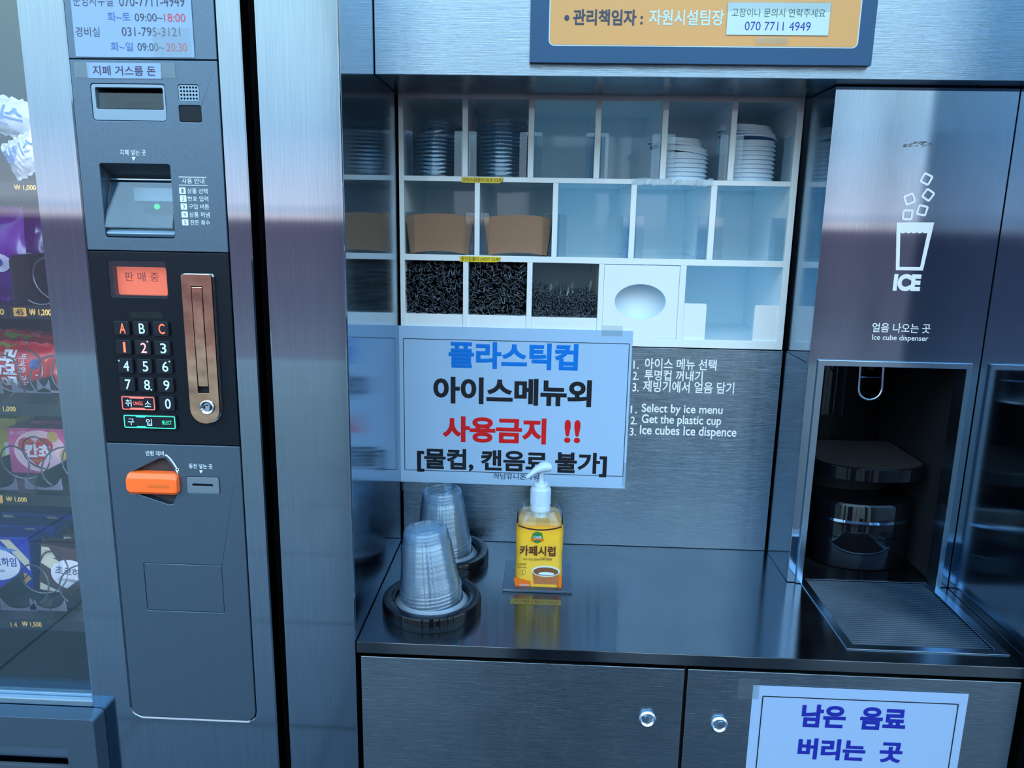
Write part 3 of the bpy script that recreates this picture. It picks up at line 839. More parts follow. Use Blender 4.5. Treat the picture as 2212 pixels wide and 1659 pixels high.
def f(bb):
    x0, x1, z0, z1 = BX(1121, 1261, 1143, 1266, yfz); put_text(bb, '1.5kg(1,360ml)', x0, x1, z0, z1, yfz - .0003, .0)
    x0, x1, z0, z1 = BX(1121, 1266.5, 1137, 1271, yfz); put_text(bb, '당류가공품', x0, x1, z0, z1, yfz - .0003, .0)
    x0, x1, z0, z1 = BX(1152, 1158, 1170, 1163, yfz); put_text(bb, 'CAFE', x0, x1, z0, z1, yfz - .0005, .02)
ink('white_lettering', INK_W, f)
ccx, ccz = L2(1179, 1234)
def f(bb): poly(bb, ell(ccx, ccz, .0235, .0098, 36), yfz)
ink('cup_rim', INK_W, f)
def f(bb): poly(bb, ell(ccx, ccz - .0006, .0212, .0078, 36), yfz - .0003)
ink('coffee', mat('coffee_ink', (.17, .075, .03), .4), f)
def f(bb): poly(bb, ell(ccx + .001, ccz - .0042, .0135, .0030, 24), yfz - .0005)
ink('foam', INK_W, f)
def f(bb):
    top = [(ccx + .0228 * math.cos(PI + PI * i / 16), ccz - .0012 + .0098 * math.sin(PI + PI * i / 16)) for i in range(17)]
    poly(bb, [(ccx - .0195, ccz - .0235)] + top + [(ccx + .0195, ccz - .0235)], yfz + .0001)
ink('cup_side', mat('cup_brown_ink', (.36, .15, .06), .35), f)
def f(bb):
    x, z = L2(1129, 1237)
    ring_ink(bb, ell(x - .0022, z, .0030, .0048, 20), ell(x - .0022, z, .0024, .0042, 20), yfz)
    ring_ink(bb, ell(x + .0022, z + .0012, .0030, .0048, 20), ell(x + .0022, z + .0012, .0024, .0042, 20), yfz)
    x0, x1, z0, z1 = BX(1117, 1216, 1137, 1221, yfz); put_text(bb, 'CAFE', x0, x1, z0, z1, yfz, .02)
    x0, x1, z0, z1 = BX(1118, 1223, 1138, 1227, yfz); put_text(bb, 'Barista', x0, x1, z0, z1, yfz, .02)
ink('bean_emblem', mat('olive_ink', (.30, .20, .02), .4), f)
# white pump
cz0, cz1 = zc(1096), zc(1054)
pf = []
b = NB(); R0 = .0168
lathe(b, [(R0 + .0008, cz0 - .004), (R0 + .0010, cz0 + .001), (R0, cz0 + .004), (R0, cz1), (R0 - .0012, cz1 + .0015), (.0128, cz1 + .002), (.0126, cz1 + .009), (.0116, cz1 + .0102), (.006, cz1 + .0102)], 40, (bx_, by_, 0))
cap_ = obj('cap', b, WHITEP, bt, smooth=True)
b = NB()
for i in range(44):
    a = 2 * PI * i / 44
    x, y = bx_ + (R0 + .0002) * math.cos(a), by_ + (R0 + .0002) * math.sin(a)
    tube(b, [(x, y, cz0 + .008), (x, y, cz1 - .001)], .0006, 5)
ORG[cap_] = ORG[bt]; obj('grip_ribs', b, WHITEP, cap_)
zh = zc(1016)
b = NB(); lathe(b, [(.0052, cz1 + .009), (.0048, zh - .004), (.0072, zh - .001), (.0072, zh + .004)], 24, (bx_ + .0005, by_, 0)); obj('stem', b, WHITEP, bt, smooth=True)
# pump head: a tapering spout that swings out to the left and droops
secs = []
hx, hz = bx_ + .0025, zh + .006
path = [((.0135, .000, .0000), .0030, .0030), ((.0125, .000, .0005), .0078, .0068), ((.006, -.001, .0012), .0098, .0090), ((-.003, -.003, .0005), .0092, .0084), ((-.012, -.006, -.0040), .0066, .0058), ((-.020, -.009, -.0100), .0048, .0042), ((-.0265, -.011, -.0155), .0040, .0036), ((-.0275, -.0115, -.0165), .0030, .0026)]
for (dx, dy, dz), rw, rh in path:
    c = Vector((hx + dx, by_ + dy, hz + dz)); d = Vector((-1, -.35, -.35 if dx < -.004 else 0)).normalized(); u = Vector((0, 0, 1)); v = d.cross(u).normalized(); u = v.cross(d).normalized()
    secs.append([c + v * rw * math.cos(2 * PI * k / 20) + u * rh * math.sin(2 * PI * k / 20) for k in range(20)])
b = NB(); loft(b, secs); obj('pump_head', b, WHITEP, bt, smooth=True)
b = NB(); lathe(b, [(.0102, cz0 - .002), (.0100, zn - .030), (.0090, zn - .034), (.003, zn - .035), (.003, ZT + .04)], 20, (bx_, by_, 0)); obj('dip_tube', b, WHITEP, bt, smooth=True)

# ------------------------------------------------------------------ ice dispenser on the right
ice = thing('ice_dispenser', 'tall steel ice dispenser front with a cup symbol and a dark recess', 'ice dispenser', (.574, YI, ZT))
IX0, IX1, IZ0, IZ1 = .4368, .7112, ZT + .0008, 1.7183
ox0, ox1, oz = .4530, .6930, 1.2925
b = NB(); plate(b, [(IX0, IZ0), (ox0, IZ0), (ox0, oz), (ox1, oz), (ox1, IZ0), (IX1, IZ0), (IX1, IZ1), (IX0, IZ1)], [], YI, YI + .012)
fp = obj('front_panel', b, ST_V, ice, bevel=.0008); ORG[fp] = ORG[ice]
b = NB(); box(b, IX0 + .0004, IX0 + .003, YI + .0125, YB + .006, ZT + .0008, 1.2872); obj('side_panel', b, ST_SIDE, ice)
b = NB(); box(b, IX0 + .0004, IX0 + .003, YI + .0125, YB + .006, 1.2885, IZ1); obj('side_panel', b, ST_SIDE, ice)
b = NB(); w = .0085
plate(b, [(ox0 - .002, IZ0 + .0002), (ox0 + w, IZ0 + .0002), (ox0 + w, oz - .0065), (ox1 - .004, oz - .0065), (ox1 - .004, IZ0 + .0002), (ox1 + .005, IZ0 + .0002), (ox1 + .005, oz + .003), (ox0 - .002, oz + .003)], [], YI - .0045, YI - .0004)
plate(b, [(ox0 + w - .0015, IZ0 + .0002), (ox0 + w, IZ0 + .0002), (ox0 + w, oz - .0065), (ox1 - .004, oz - .0065), (ox1 - .004, IZ0 + .0002), (ox1 - .0025, IZ0 + .0002), (ox1 - .0025, oz - .005), (ox0 + w - .0015, oz - .005)], [], YI - .0004, YI + .030)
obj('opening_frame', b, STEEL_P, ice, bevel=.0006)
b = NB()
box(b, ox0 + .002, ox0 + .005, YI + .031, 1.64, IZ0, oz + .1); box(b, ox1 - .0005, ox1 + .003, YI + .013, 1.64, IZ0, oz + .1); box(b, ox0 + .0055, ox1 - .001, 1.635, 1.64, IZ0, oz + .1)
obj('recess_lining', b, mat('dark_lining', (.010, .013, .018), .45), ice)
yi = YI - .0005
letters(fp, INK_PALE, yi, [('얼음 나오는 곳', 1884, 698.5, 2010, 719, .012), ('Ice cube dispenser', 1883.5, 724, 2005.5, 739, .012), ('ICE', 1930, 592, 1989, 629, .06)])
b = NB()
def A(px, py): return AY(px, py, yi)
o4 = [A(1936.8, 480.4), A(2018, 480.4), A(1993.6, 584.5), A(1935, 583.8)]; i4 = [A(1945, 501), A(2003.7, 501), A(1987.5, 577), A(1943, 576.6)]
for i in range(4): poly(b, [o4[i], o4[(i + 1) % 4], i4[(i + 1) % 4], i4[i]], yi)
for i in range(5):
    x, z = A(1950.5 + i * 12, 501); poly(b, ell(x, z, .0042, .0022, 12), yi - .0001)
obj('cup_symbol', b, INK_PALE, fp, raw=True)
for (px, py, r) in ((2001.2, 386.7, .42), (2004.8, 421, .55), (1964.7, 430, -.4), (1992, 454.4, .2), (1960.4, 464, .02)):
    x, z = A(px, py); b = NB()
    def rot(pts): return [(x + u * math.cos(r) + v * math.sin(r), z - u * math.sin(r) + v * math.cos(r)) for u, v in pts]
    ring_ink(b, rot(rrect(-.0083, .0083, -.0083, .0083, .0032)), rot(rrect(-.0052, .0052, -.0052, .0052, .0014)), yi)
    obj('ice_cube_symbol', b, INK_PALE, fp, raw=True)
b = NB(); r9 = random.Random(3)
for i in range(46):
    u = r9.random(); px = 1953 + 62 * u; py = 311 + r9.uniform(-8, 8) * (1 - .6 * u)
    x, z = A(px, py); a = r9.uniform(-.5, .9); l = r9.uniform(.001, .005); h = r9.uniform(.0003, .0010)
    poly(b, [(x - l * math.cos(a), z - l * math.sin(a)), (x - h * math.sin(a), z - h), (x + l * math.cos(a), z + l * math.sin(a)), (x + h * .5, z + h)], yi - .00002 * i)
obj('scuff_mark', b, mat('scuff_grey', (.13, .14, .15), .6), fp, raw=True)

# black ice machine standing inside the recess
im = thing('ice_machine', 'gloss black ice machine inside the steel recess with a round drip shelf', 'ice machine', (.56, 1.45, ZT))
yfr = 1.315
bxl, bxr = AY(1764, 1160, 1.335)[0], AY(1976, 1160, 1.335)[0]
cxm = (bxl + bxr) / 2; hw = (bxr - bxl) / 2
def dshape(hw, yf_, yb_, z, n=28, pw=2.15):
    pts = []
    for i in range(n + 1):
        a = PI + PI * i / n
        ca, sa = math.cos(a), math.sin(a)
        pts.append((cxm + hw * math.copysign(abs(ca) ** (2 / pw), ca), yf_ + .06 - .06 * abs(sa) ** (2 / pw), z))
    pts += [(cxm + hw, yb_, z), (cxm - hw, yb_, z)]
    return pts
zb1 = AY(1870, 1093, yfr)[1]; zg = AY(1870, 1166, yfr)[1]
b = NB(); loft(b, [dshape(hw - .002, yfr + .002, 1.60, ZT + .001), dshape(hw, yfr, 1.60, ZT + .004), dshape(hw, yfr, 1.60, zg - .0015), dshape(hw - .0015, yfr + .0015, 1.60, zg - .0008), dshape(hw - .0015, yfr + .0015, 1.60, zg + .0008), dshape(hw, yfr, 1.60, zg + .0015), dshape(hw, yfr, 1.60, zb1 - .004), dshape(hw - .003, yfr + .003, 1.60, zb1)])
obj('lower_tank', b, BLACKG, im, smooth=True)
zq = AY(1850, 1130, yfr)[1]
b = NB(); loft(b, [dshape(hw + .0006, yfr - .0006, 1.45, zq - .0030), dshape(hw + .0006, yfr - .0006, 1.45, zq + .0022)], caps=False); obj('reflection_band', b, CHROME, im, smooth=True)  # bright ring modelled in place of a reflection on the tank
ytr = 1.300
zt0, zt1 = AY(1870, 1044, ytr)[1], AY(1870, 1014, ytr)[1]
hw2 = hw + .010
b = NB(); loft(b, [dshape(hw2 - .004, ytr + .004, 1.50, zt0), dshape(hw2, ytr, 1.50, zt0 + .002), dshape(hw2, ytr, 1.50, zt1 - .0015), dshape(hw2 - .0015, ytr + .0015, 1.50, zt1), dshape(hw2 - .004, ytr + .004, 1.496, zt1), dshape(hw2 - .0045, ytr + .0045, 1.496, zt1 - .003)])
obj('drip_shelf', b, BLACKG, im, smooth=True)
b = NB()
for i in range(34):
    y = ytr + .012 + i * .0052
    if y < ytr + .057:
        q = ((ytr + .0570 - y) / .0570); q = max(0, min(1, q)); hx_ = (hw2 - .006) * (1 - q ** 2.15) ** (1 / 2.15)
    else: hx_ = hw2 - .006
    box(b, cxm - hx_, cxm + hx_, y, y + .0016, zt1 - .0028, zt1 - .0006)
obj('drip_grille', b, mat('black_slats', (.02, .022, .026), .35, spec=.3), im)
b = NB(); loft(b, [dshape(hw - .004, 1.40, 1.60, zb1 + .0004), dshape(hw - .004, 1.40, 1.60, zt0 - .0004)]); obj('shelf_support', b, BLACKW, im)
b = NB(); loft(b, [dshape(hw2 - .001, 1.505, 1.63, zb1 + .0006), dshape(hw2 - .001, 1.505, 1.63, 1.345)]); obj('back_body', b, BLACKG, im, smooth=True)
b = NB(); loft(b, [dshape(hw - .012, 1.345, 1.504, 1.305), dshape(hw - .006, 1.335, 1.504, 1.345)]); obj('spout_housing', b, BLACKG, im, smooth=True)
lxp, lzt = AY(1885, 776, 1.37); lzb = AY(1885, 862, 1.37)[1]
b = NB(); pts = []
rr = .0205
for i in range(17): a = PI * i / 16; pts.append((lxp + rr * math.cos(a), 1.37, lzt - .016 + rr * math.sin(a)))
for i in range(17): a = PI + PI * i / 16; pts.append((lxp + rr * math.cos(a), 1.366, lzb + rr + rr * math.sin(a)))
tube(b, pts, .0030, 10, closed=True)
tube(b, [(lxp - rr, 1.368, (lzt + lzb) / 2 + .005), (lxp + rr, 1.368, (lzt + lzb) / 2 + .005)], .0020, 8)
obj('dispense_lever', b, CHROME, im, smooth=True)
b = NB(); box(b, lxp - .006, lxp + .006, 1.372, 1.380, lzt - .02, 1.3045); obj('lever_mount', b, BLACKM, im)

# drip tray let into the worktop
dt = thing('drip_tray', 'slatted steel drip tray let into the worktop before the ice recess', 'drip tray', (.576, 1.16, ZT))
b = NB(); slab(b, [(.4590, 1.0460), (.6945, 1.0460), (.6945, 1.2785), (.4590, 1.2785)], [[(.4725, 1.0585), (.6790, 1.0585), (.6790, 1.2725), (.4725, 1.2725)]], ZT + .0002, ZT + .0016)
obj('tray_frame', b, STEEL_P, dt, bevel=.0004)
b = NB(); n = 36
for i in range(n):
    y = 1.0605 + (1.2712 - 1.0605) * i / (n - 1)
    loft(b, [[(xx, y - .0021, ZT - .0045), (xx, y - .0016, ZT - .0012), (xx, y, ZT - .0003), (xx, y + .0016, ZT - .0012), (xx, y + .0021, ZT - .0045)] for xx in (.4724, .6790)])
obj('slats', b, steel('slat_steel', 'x', col=(.10, .15, .20), rough=.25, flat=True), dt)
b = NB(); box(b, .4712, .6808, 1.0572, 1.2738, ZT - .0176, ZT - .0165); obj('basin', b, BLACKW, dt)

# ------------------------------------------------------------------ snack vending machine on the left
vm = thing('snack_vending_machine', 'steel snack vending machine with a keypad column at the left', 'vending machine', (-.75, 1.4, 0))
MXL, MXR = -1.60, -.3862
GX = -.6722                      # right edge of the window
PX0, PX1 = -.6102, -.4185        # control column
PZ0 = AY(400, 1551, YF)[1]
GZ0 = AY(120, 1530, YF)[1]
recess = [(-.573, 1.5698)]
b = NB()
col_hole = rrect(PX0, PX1, PZ0, 2.05, (.016, .016, 0, 0), 5)
win_hole = [(MXL + .06, GZ0), (GX, GZ0), (GX, 2.05), (MXL + .06, 2.05)]
HX1, HZ1 = -.6515, .7690
plate(b, [(MXL, .25), (MXR, .25), (MXR, 2.15), (MXL, 2.15)], [col_hole, win_hole], YF, YF + .03)
door = obj('door_frame', b, ST_V, vm, bevel=.003); ORG[door] = ORG[vm]
b = NB(); box(b, MXL + .01, MXL + .03, YF + .031, 1.85, .05, 2.15); box(b, MXR - .022, MXR - .001, YF + .031, 1.85, .05, 2.15); box(b, MXL + .031, MXR - .023, 1.82, 1.85, .05, 2.15); box(b, MXL + .031, MXR - .023, YF + .06, 1.819, 2.12, 2.15)
box(b, GX + .010, GX + .030, YF + .031, 1.819, .30, 2.119); box(b, MXL + .031, GX + .009, YF + .06, 1.819, .62, .66)
obj('cabinet_shell', b, mat('dark_cabinet', (.022, .024, .030), .35), vm)
b = NB(); box(b, MXL + .062, GX - .0005, YF + .016, YF + .020, GZ0 + .012, 2.049); obj('window_pane', b, GLASS, vm)
b = NB(); box(b, MXL + .061, GX - .0004, YF + .006, YF + .027, GZ0 + .0004, GZ0 + .0115); obj('window_rail', b, GREY_L, vm, bevel=.002)
b = NB(); box(b, MXL + .061, GX - .0006, YF + .0145, YF + .0215, GZ0 + .0118, GZ0 + .0165); obj('glass_channel', b, STEEL_P, vm, bevel=.0006)
# control column panels
zs1 = AY(300, 129, YF)[1]; zs2 = AY(340, 543.5, YF)[1]; zs3 = AY(370, 959, YF)[1]
g = .0006; px0, px1 = PX0 + .0008, PX1 - .0008
yp = YF - .0015
def pan(name, z0, z1, m, holes=(), r=0, thick=.012, bev=.0008):
    b = NB(); plate(b, rrect(px0, px1, z0, z1, r, 5) if r else [(px0, z0), (px1, z0), (px1, z1), (px0, z1)], list(holes), yp, yp + thick)
    o = obj(name, b, m, vm, bevel=bev); ORG[o] = ORG[vm]; return o
def R4(px, r=0.0, y=None):
    x0, x1, z0, z1 = BX(*px, yp if y is None else y); return rrect(x0, x1, z0, z1, r, 4) if r else [(x0, z0), (x1, z0), (x1, z1), (x0, z1)]
top = pan('top_panel', zs1 + g, 2.048, GREY)
ret_h = BX(198, 181, 358, 261, yp)
acc_q = [AY(214, 353, yp), AY(366, 355, yp), AY(379, 515, yp), AY(229, 513, yp)]
ax0 = (acc_q[0][0] + acc_q[3][0]) / 2; ax1 = (acc_q[1][0] + acc_q[2][0]) / 2; az1 = (acc_q[0][1] + acc_q[1][1]) / 2; az0 = (acc_q[2][1] + acc_q[3][1]) / 2
sp_h = BX(385, 183, 430, 219, yp); sens = BX(387, 228, 435, 264, yp)
up = pan('upper_panel', zs2 + g, zs1 - g, GREY, [rrect(*ret_h, .004), rrect(ax0, ax1, az0, az1, .003), rrect(*sp_h, .003), rrect(*sens, .002)])
disp = BX(235, 563, 360, 642, yp)
bk = pan('keypad_panel', zs3 + g, zs2 - g, BLACKM, [rrect(*disp, .0045)])
lev_q = [(271, 1040), (276, 1024), (300, 1012), (346, 990), (357, 990), (374, 1010), (384, 1045), (382, 1070), (374, 1089), (365, 1090), (300, 1068), (278, 1066)]
lev_h = [AY(p, q, yp) for p, q in lev_q][::-1]
coin = BX(404, 1030, 474.5, 1065, yp); flap = BX(314, 1219, 482, 1321, yp)
lw = pan('lower_panel', PZ0 + .0008, zs3 - g, GREY, [lev_h, rrect(*coin, .003), rrect(*flap, .003)], r=(.0152, .0152, 0, 0))
# change return slot
x0, x1, z0, z1 = ret_h
cr = NB(); wx0, wx1, wz0, wz1 = BX(206, 189, 352, 236, yp)
plate(cr, rrect(x0 + .0006, x1 - .0006, z0 + .0006, z1 - .0006, .0036), [rrect(wx0, wx1, wz0, wz1, .002)], yp + .0006, yp + .010)
rs = obj('change_slot', cr, GREY_L, vm, bevel=.001); ORG[rs] = ORG[vm]
b = NB(); box(b, wx0 - .002, wx1 + .002, yp + .055, yp + .060, wz0 - .002, wz1 + .002); box(b, wx0 - .0005, wx0, yp + .011, yp + .055, wz0, wz1); box(b, wx0, wx1, yp + .011, yp + .055, wz0 - .001, wz0 - .0002); obj('slot_lining', b, GREY_D, rs)
b = NB(); box(b, wx0 + .014, wx1 - .006, yp + .050, yp + .0548, wz0 + .004, wz1 - .010); obj('slot_mouth', b, BLACKW, rs)
b = NB(); plate(b, rrect(wx0 + .001, wx1 - .0006, wz0 + .0012, wz1 - .006, .001), [], yp + .004, yp + .0056); obj('clear_flap', b, CLR_ST, rs)
# speaker grille and sensor window
x0, x1, z0, z1 = sp_h
hol = [ell(x0 + (x1 - x0) * (.13 + .148 * i), z0 + (z1 - z0) * (.17 + .222 * j), .0014, .0014, 10) for i in range(6) for j in range(4)]
b = NB(); plate(b, rrect(x0 + .0004, x1 - .0004, z0 + .0004, z1 - .0004, .0027), hol, yp + .0004, yp + .004); gr = obj('speaker_grille', b, GREY_L, vm); ORG[gr] = ORG[vm]
b = NB(); box(b, x0, x1, yp + .006, yp + .007, z0, z1); obj('grille_backing', b, BLACKW, gr)
b = NB(); rbox(b, sens[0] + .0003, sens[1] - .0003, yp + .0008, yp + .004, sens[2] + .0003, sens[3] - .0003, .0018); obj('sensor_window', b, BLACKM, vm, bevel=.0004)
# note acceptor: sloping hood, clear flap, rounded lip
b = NB()
zh1 = AY(300, 386, yp)[1]
loft(b, [[(xx, yp + .001, az1 - .0002), (xx, yp + .030, zh1), (xx, yp + .034, zh1), (xx, yp + .034, az1 + .003), (xx, yp + .012, az1 + .003)] for xx in (ax0 + .0003, ax1 - .0003)])
box(b, ax0 - .003, ax0 + .0002, yp + .0125, yp + .060, az0 - .002, az1 + .002); box(b, ax1 - .0002, ax1 + .003, yp + .0125, yp + .060, az0 - .002, az1 + .002)
box(b, ax0 - .003, ax1 + .003, yp + .060, yp + .064, az0 - .002, az1 + .002); box(b, ax0 - .003, ax1 + .003, yp + .0125, yp + .060, az0 - .003, az0 + .0005)
na = obj('note_acceptor', b, GREY_D, vm); ORG[na] = ORG[vm]
zl0, zl1 = AY(300, 513, yp)[1], AY(300, 497, yp)[1]
b = NB(); 
loft(b, [[(xx, yp + .030, zl1 - .001), (xx, yp + .014, zl1 + .0006), (xx, yp + .004, zl1 - .001), (xx, yp + .0006, (zl0 + zl1) / 2), (xx, yp + .004, zl0 + .0006), (xx, yp + .030, zl0 + .0006)] for xx in (ax0 + .0005, ax1 - .0005)]); obj('acceptor_lip', b, GREY_L, na, bevel=.001)
zc0, zc1 = AY(300, 493, yp)[1], AY(300, 392, yp)[1]
b = NB(); loft(b, [[(xx, yp - .0015, zc0), (xx, yp - .0035, zc0 + .001), (xx, yp + .0185, zc1), (xx, yp + .0205, zc1)] for xx in (ax0 + .0015, ax1 - .0015)]); obj('clear_flap', b, CLR_ST, na, bevel=.0004)
zb_, zt_ = AY(300, 462, yp + .05)[1], AY(300, 447, yp + .05)[1]
b = NB(); box(b, ax0 + .026, ax1 - .010, yp + .0565, yp + .0596, zb_, zt_); obj('note_mouth', b, BLACKW, na)
b = NB(); lathe(b, [(0, 0), (.004, 0), (.004, .002), (0, .002)], 14, ((ax0 + ax1) / 2 - .002, yp + .056, zt_ + .001), 'y'); obj('guide_lamp', b, LED_GREEN, na)
b = NB(); box(b, ax0 + .018, ax1 - .010, yp + .045, yp + .0595, zt_ + .0075, zt_ + .026); obj('note_guide', b, GREY_L, na, bevel=.001)
tube_z = AY(300, 391, yp + .018)[1]
b = NB(); tube(b, [(ax0 + .002, yp + .0215, tube_z + .002), (ax1 - .002, yp + .0215, tube_z + .002)], .0018, 10); obj('flap_hinge', b, CHROME, na, smooth=True)
# printing on the upper panel
pale = mat('pale_panel_print', (.66, .86, .98), .5)
yq = yp - .0003
letters(up, pale, yq, [('지폐 넣는 곳', 259, 323, 315, 336, .006), ('사용 안내', 392.5, 385.5, 441, 397, .006), ('상품 선택', 404.4, 407, 448.5, 418.5, .006), ('번호 입력', 406, 424, 450, 435, .006), ('구입 버튼', 407.8, 441, 452, 452, .006), ('상품 꺼냄', 409, 458, 452.8, 469.5, .006), ('잔돈 회수', 411, 475.5, 453.6, 486.5, .006)])
b = NB()
poly(b, [AY(284, 339, yq), AY(288.5, 347, yq), AY(293.5, 339.3, yq)], yq)
for px in ((386, 382, 446, 383.4), (386.4, 399.4, 448, 400.8)): poly(b, R4(px, 0, yq), yq)
obj('guide_lines', b, pale, up, raw=True)
dk = mat('number_ink', (.12, .18, .24), .5)
for i, px in enumerate(((387, 405, 401, 418.8), (388.8, 422, 402.8, 436), (390.5, 439.4, 404, 453), (392, 456.5, 406, 470), (393.4, 473.7, 407, 487))):
    b = NB(); poly(b, R4(px, .001, yq), yq); nb = obj('number_square', b, pale, up, raw=True); ORG[nb] = ORG[vm]
    x0, x1, z0, z1 = BX(px[0] + 4.5, px[1] + 2.5, px[2] - 4.5, px[3] - 2.5, yq)
    up_b = NB(); put_text(up_b, str(i + 1), x0, x1, z0, z1, yq - .0002, .0); obj('number', up_b, dk, up, raw=True)
# display
x0, x1, z0, z1 = BX(243, 575, 361, 639, yp + .011)
b = NB(); box(b, disp[0] - .003, disp[1] + .003, yp + .0125, yp + .0155, disp[2] - .003, disp[3] + .003); sc = obj('display', b, LCD, vm); ORG[sc] = ORG[vm]
letters(sc, LCD_INK, yp + .0121, [('판 매 중', 269, 588, 343, 608, .0)])
b = NB(); plate(b, rrect(*disp, .0045), [rrect(disp[0] + .0055, disp[1] - .0004, disp[2] + .0025, disp[3] - .0085, .003)], yp + .0012, yp + .0118); obj('display_bezel', b, BLACKG, sc)
b = NB(); box(b, disp[0] + .0002, disp[1] - .0002, yp + .0004, yp + .0010, disp[2] + .0002, disp[3] - .0002); obj('display_window', b, clear('display_glass', (.96, .96, .96), 1.6, .0, 1.6), sc)
b = NB(); poly(b, R4((280.6, 674, 351, 687.5)), yp - .0002); obj('tape_patch', b, BLACKW, bk, raw=True)
# keys
keys = [('A', 245, 693, 280, 725.5, LED_R), ('B', 287, 693.5, 321.7, 726, LED_C), ('C', 329.4, 694, 364.8, 727, LED_R),
        ('1', 249.4, 733.5, 284.3, 766.5, LED_R), ('2', 291, 735, 326, 768, LED_P), ('3', 333, 736, 368.5, 769, LED_C),
        ('4', 254, 774, 287.7, 807, LED_C), ('5', 295.6, 775, 328.8, 808, LED_C), ('6', 337, 775.5, 372.7, 808.5, LED_C),
        ('7', 257.4, 814, 292, 846.6, LED_C), ('8', 298.5, 815, 333, 847.6, LED_C), ('9', 340, 816, 375.5, 848.5, LED_C), ('0', 343.8, 856, 377.8, 888.5, LED_C)]
yk = yp - .0045
tri = {'2': (318.5, 738, 0), '4': (257, 779, 1), '6': (366, 781, 2), '8': (327, 842, 3)}
for ch, a, c, d, e, lm in keys:
    x0, x1, z0, z1 = BX(a, c, d, e, yk)
    b = NB(); rbox(b, x0 + .0006, x1 - .0006, yk, yp - .0002, z0 + .0006, z1 - .0006, .0026); kb = obj('key', b, BLACKK, vm, bevel=.0006); ORG[kb] = ORG[vm]
    w = (d - a); h = (e - c); thin = .36 if ch != '1' else .14
    gx0, gx1, gz0, gz1 = BX(a + w * (.56 - thin / 2), c + h * .17, a + w * (.56 + thin / 2), c + h * .83, yk)
    b = NB(); put_text(b, ch if ch != '1' else 'l', gx0, gx1, gz0, gz1, yk - .0003, .006); obj('legend', b, lm, kb, raw=True)
    if ch in tri:
        tx, ty, q = tri[ch]; x, z = AY(tx, ty, yk); r = .0016
        ps = [(x + r * math.cos(PI / 2 + (0, PI / 2, -PI / 2, PI)[q] + k * 2 * PI / 3), z + r * math.sin(PI / 2 + (0, PI / 2, -PI / 2, PI)[q] + k * 2 * PI / 3)) for k in range(3)]
        b = NB(); poly(b, ps, yk - .0003); obj('arrow_mark', b, LED_P if ch == '2' else LED_C, kb, raw=True)
for nm, px, lm, items, small in (('cancel_key', (261.6, 855, 336, 887), LED_RED2, [('취', 271, 863, 284, 878), ('소', 312.5, 866, 326, 879)], ('CANCEL', 287.5, 867.5, 309, 875)),
                                 ('select_key', (266.4, 896, 380.6, 926.8), LED_G, [('구', 276.5, 904.5, 290, 918), ('입', 315.5, 905, 328, 919.5)], ('SELECT', 350, 909, 370.5, 917))):
    x0, x1, z0, z1 = BX(*px, yk)
    b = NB(); rbox(b, x0, x1, yk, yp - .0002, z0, z1, .0026); kb = obj(nm, b, BLACKK, vm, bevel=.0006); ORG[kb] = ORG[vm]
    b = NB(); yy = yk - .0003
    ring_ink(b, rrect(x0 + .0012, x1 - .0012, z0 + .0012, z1 - .0012, .002), rrect(x0 + .0024, x1 - .0024, z0 + .0024, z1 - .0024, .0012), yy)
    u0, u1 = x0 + (x1 - x0) * .24, x0 + (x1 - x0) * (.70 if nm == 'cancel_key' else .44)
    for zz, s in ((z1 - .0024, -1), (z0 + .0024, 1)):
        poly(b, [(u0, zz), (u1, zz), (u1 - .0018, zz + s * .0016), (u0 + .0018, zz + s * .0016)], yy - .00005)
    obj('lit_outline', b, lm, kb, raw=True)
    letters(kb, LED_C, yy, [(*it, .004) for it in items], name='legend')
    letters(kb, lm, yy, [(*small, .0)], name='small_legend')
# chrome lock handle
cx_ = (AY(429, 600, yp)[0] + AY(447, 880, yp)[0]) / 2; hwid = .0205
zt_ = AY(429, 592, yp)[1]; zb_ = AY(447, 912, yp)[1]
def keyhole(hw_, zt, zb, rt, n=20):
    pts = [(cx_ + hw_ * math.cos(PI + PI * i / n), zb + hw_ + hw_ * math.sin(PI + PI * i / n)) for i in range(n + 1)]
    for i in range(6): a = PI / 2 * i / 5; pts.append((cx_ + hw_ - rt + rt * math.cos(a), zt - rt + rt * math.sin(a)))
    for i in range(6): a = PI / 2 + PI / 2 * i / 5; pts.append((cx_ - hw_ + rt + rt * math.cos(a), zt - rt + rt * math.sin(a)))
    return pts
bx0, bx1 = cx_ - .0078, cx_ + .0078; bz1 = AY(432, 617, yp)[1]; bz0 = AY(446, 847, yp)[1]
b = NB(); o1 = keyhole(hwid + .0012, zt_ + .0006, zb_ - .0012, .004)
plate(b, o1, [], yp - .0008, yp - .0001); lh = obj('lock_handle', b, CHROME, vm, bevel=.0004); ORG[lh] = ORG[vm]
b = NB(); plate(b, keyhole(hwid, zt_, zb_, .0035), [[(bx0, bz0), (bx1, bz0), (bx1, bz1), (bx0, bz1)]], yp - .0075, yp - .0009); obj('escutcheon', b, CHROME_WARM, lh, bevel=.0022)
b = NB(); box(b, bx0, bx1, yp - .0012, yp - .0009, bz0, bz1); obj('handle_pocket', b, BLACKW, lh)
b = NB(); loft(b, [[(xx, yp - .0016, bz0 + .009), (xx, yp - .0072, bz0 + .009), (xx, yp - .0086, bz1 - .02), (xx, yp - .0080, bz1 - .0012), (xx, yp - .0016, bz1 - .0012)] for xx in (bx0 + .0009, bx1 - .0005)]); obj('pull_bar', b, CHROME_WARM, lh, bevel=.0008)
kx, kz = AY(447.8, 880, yp - .008)
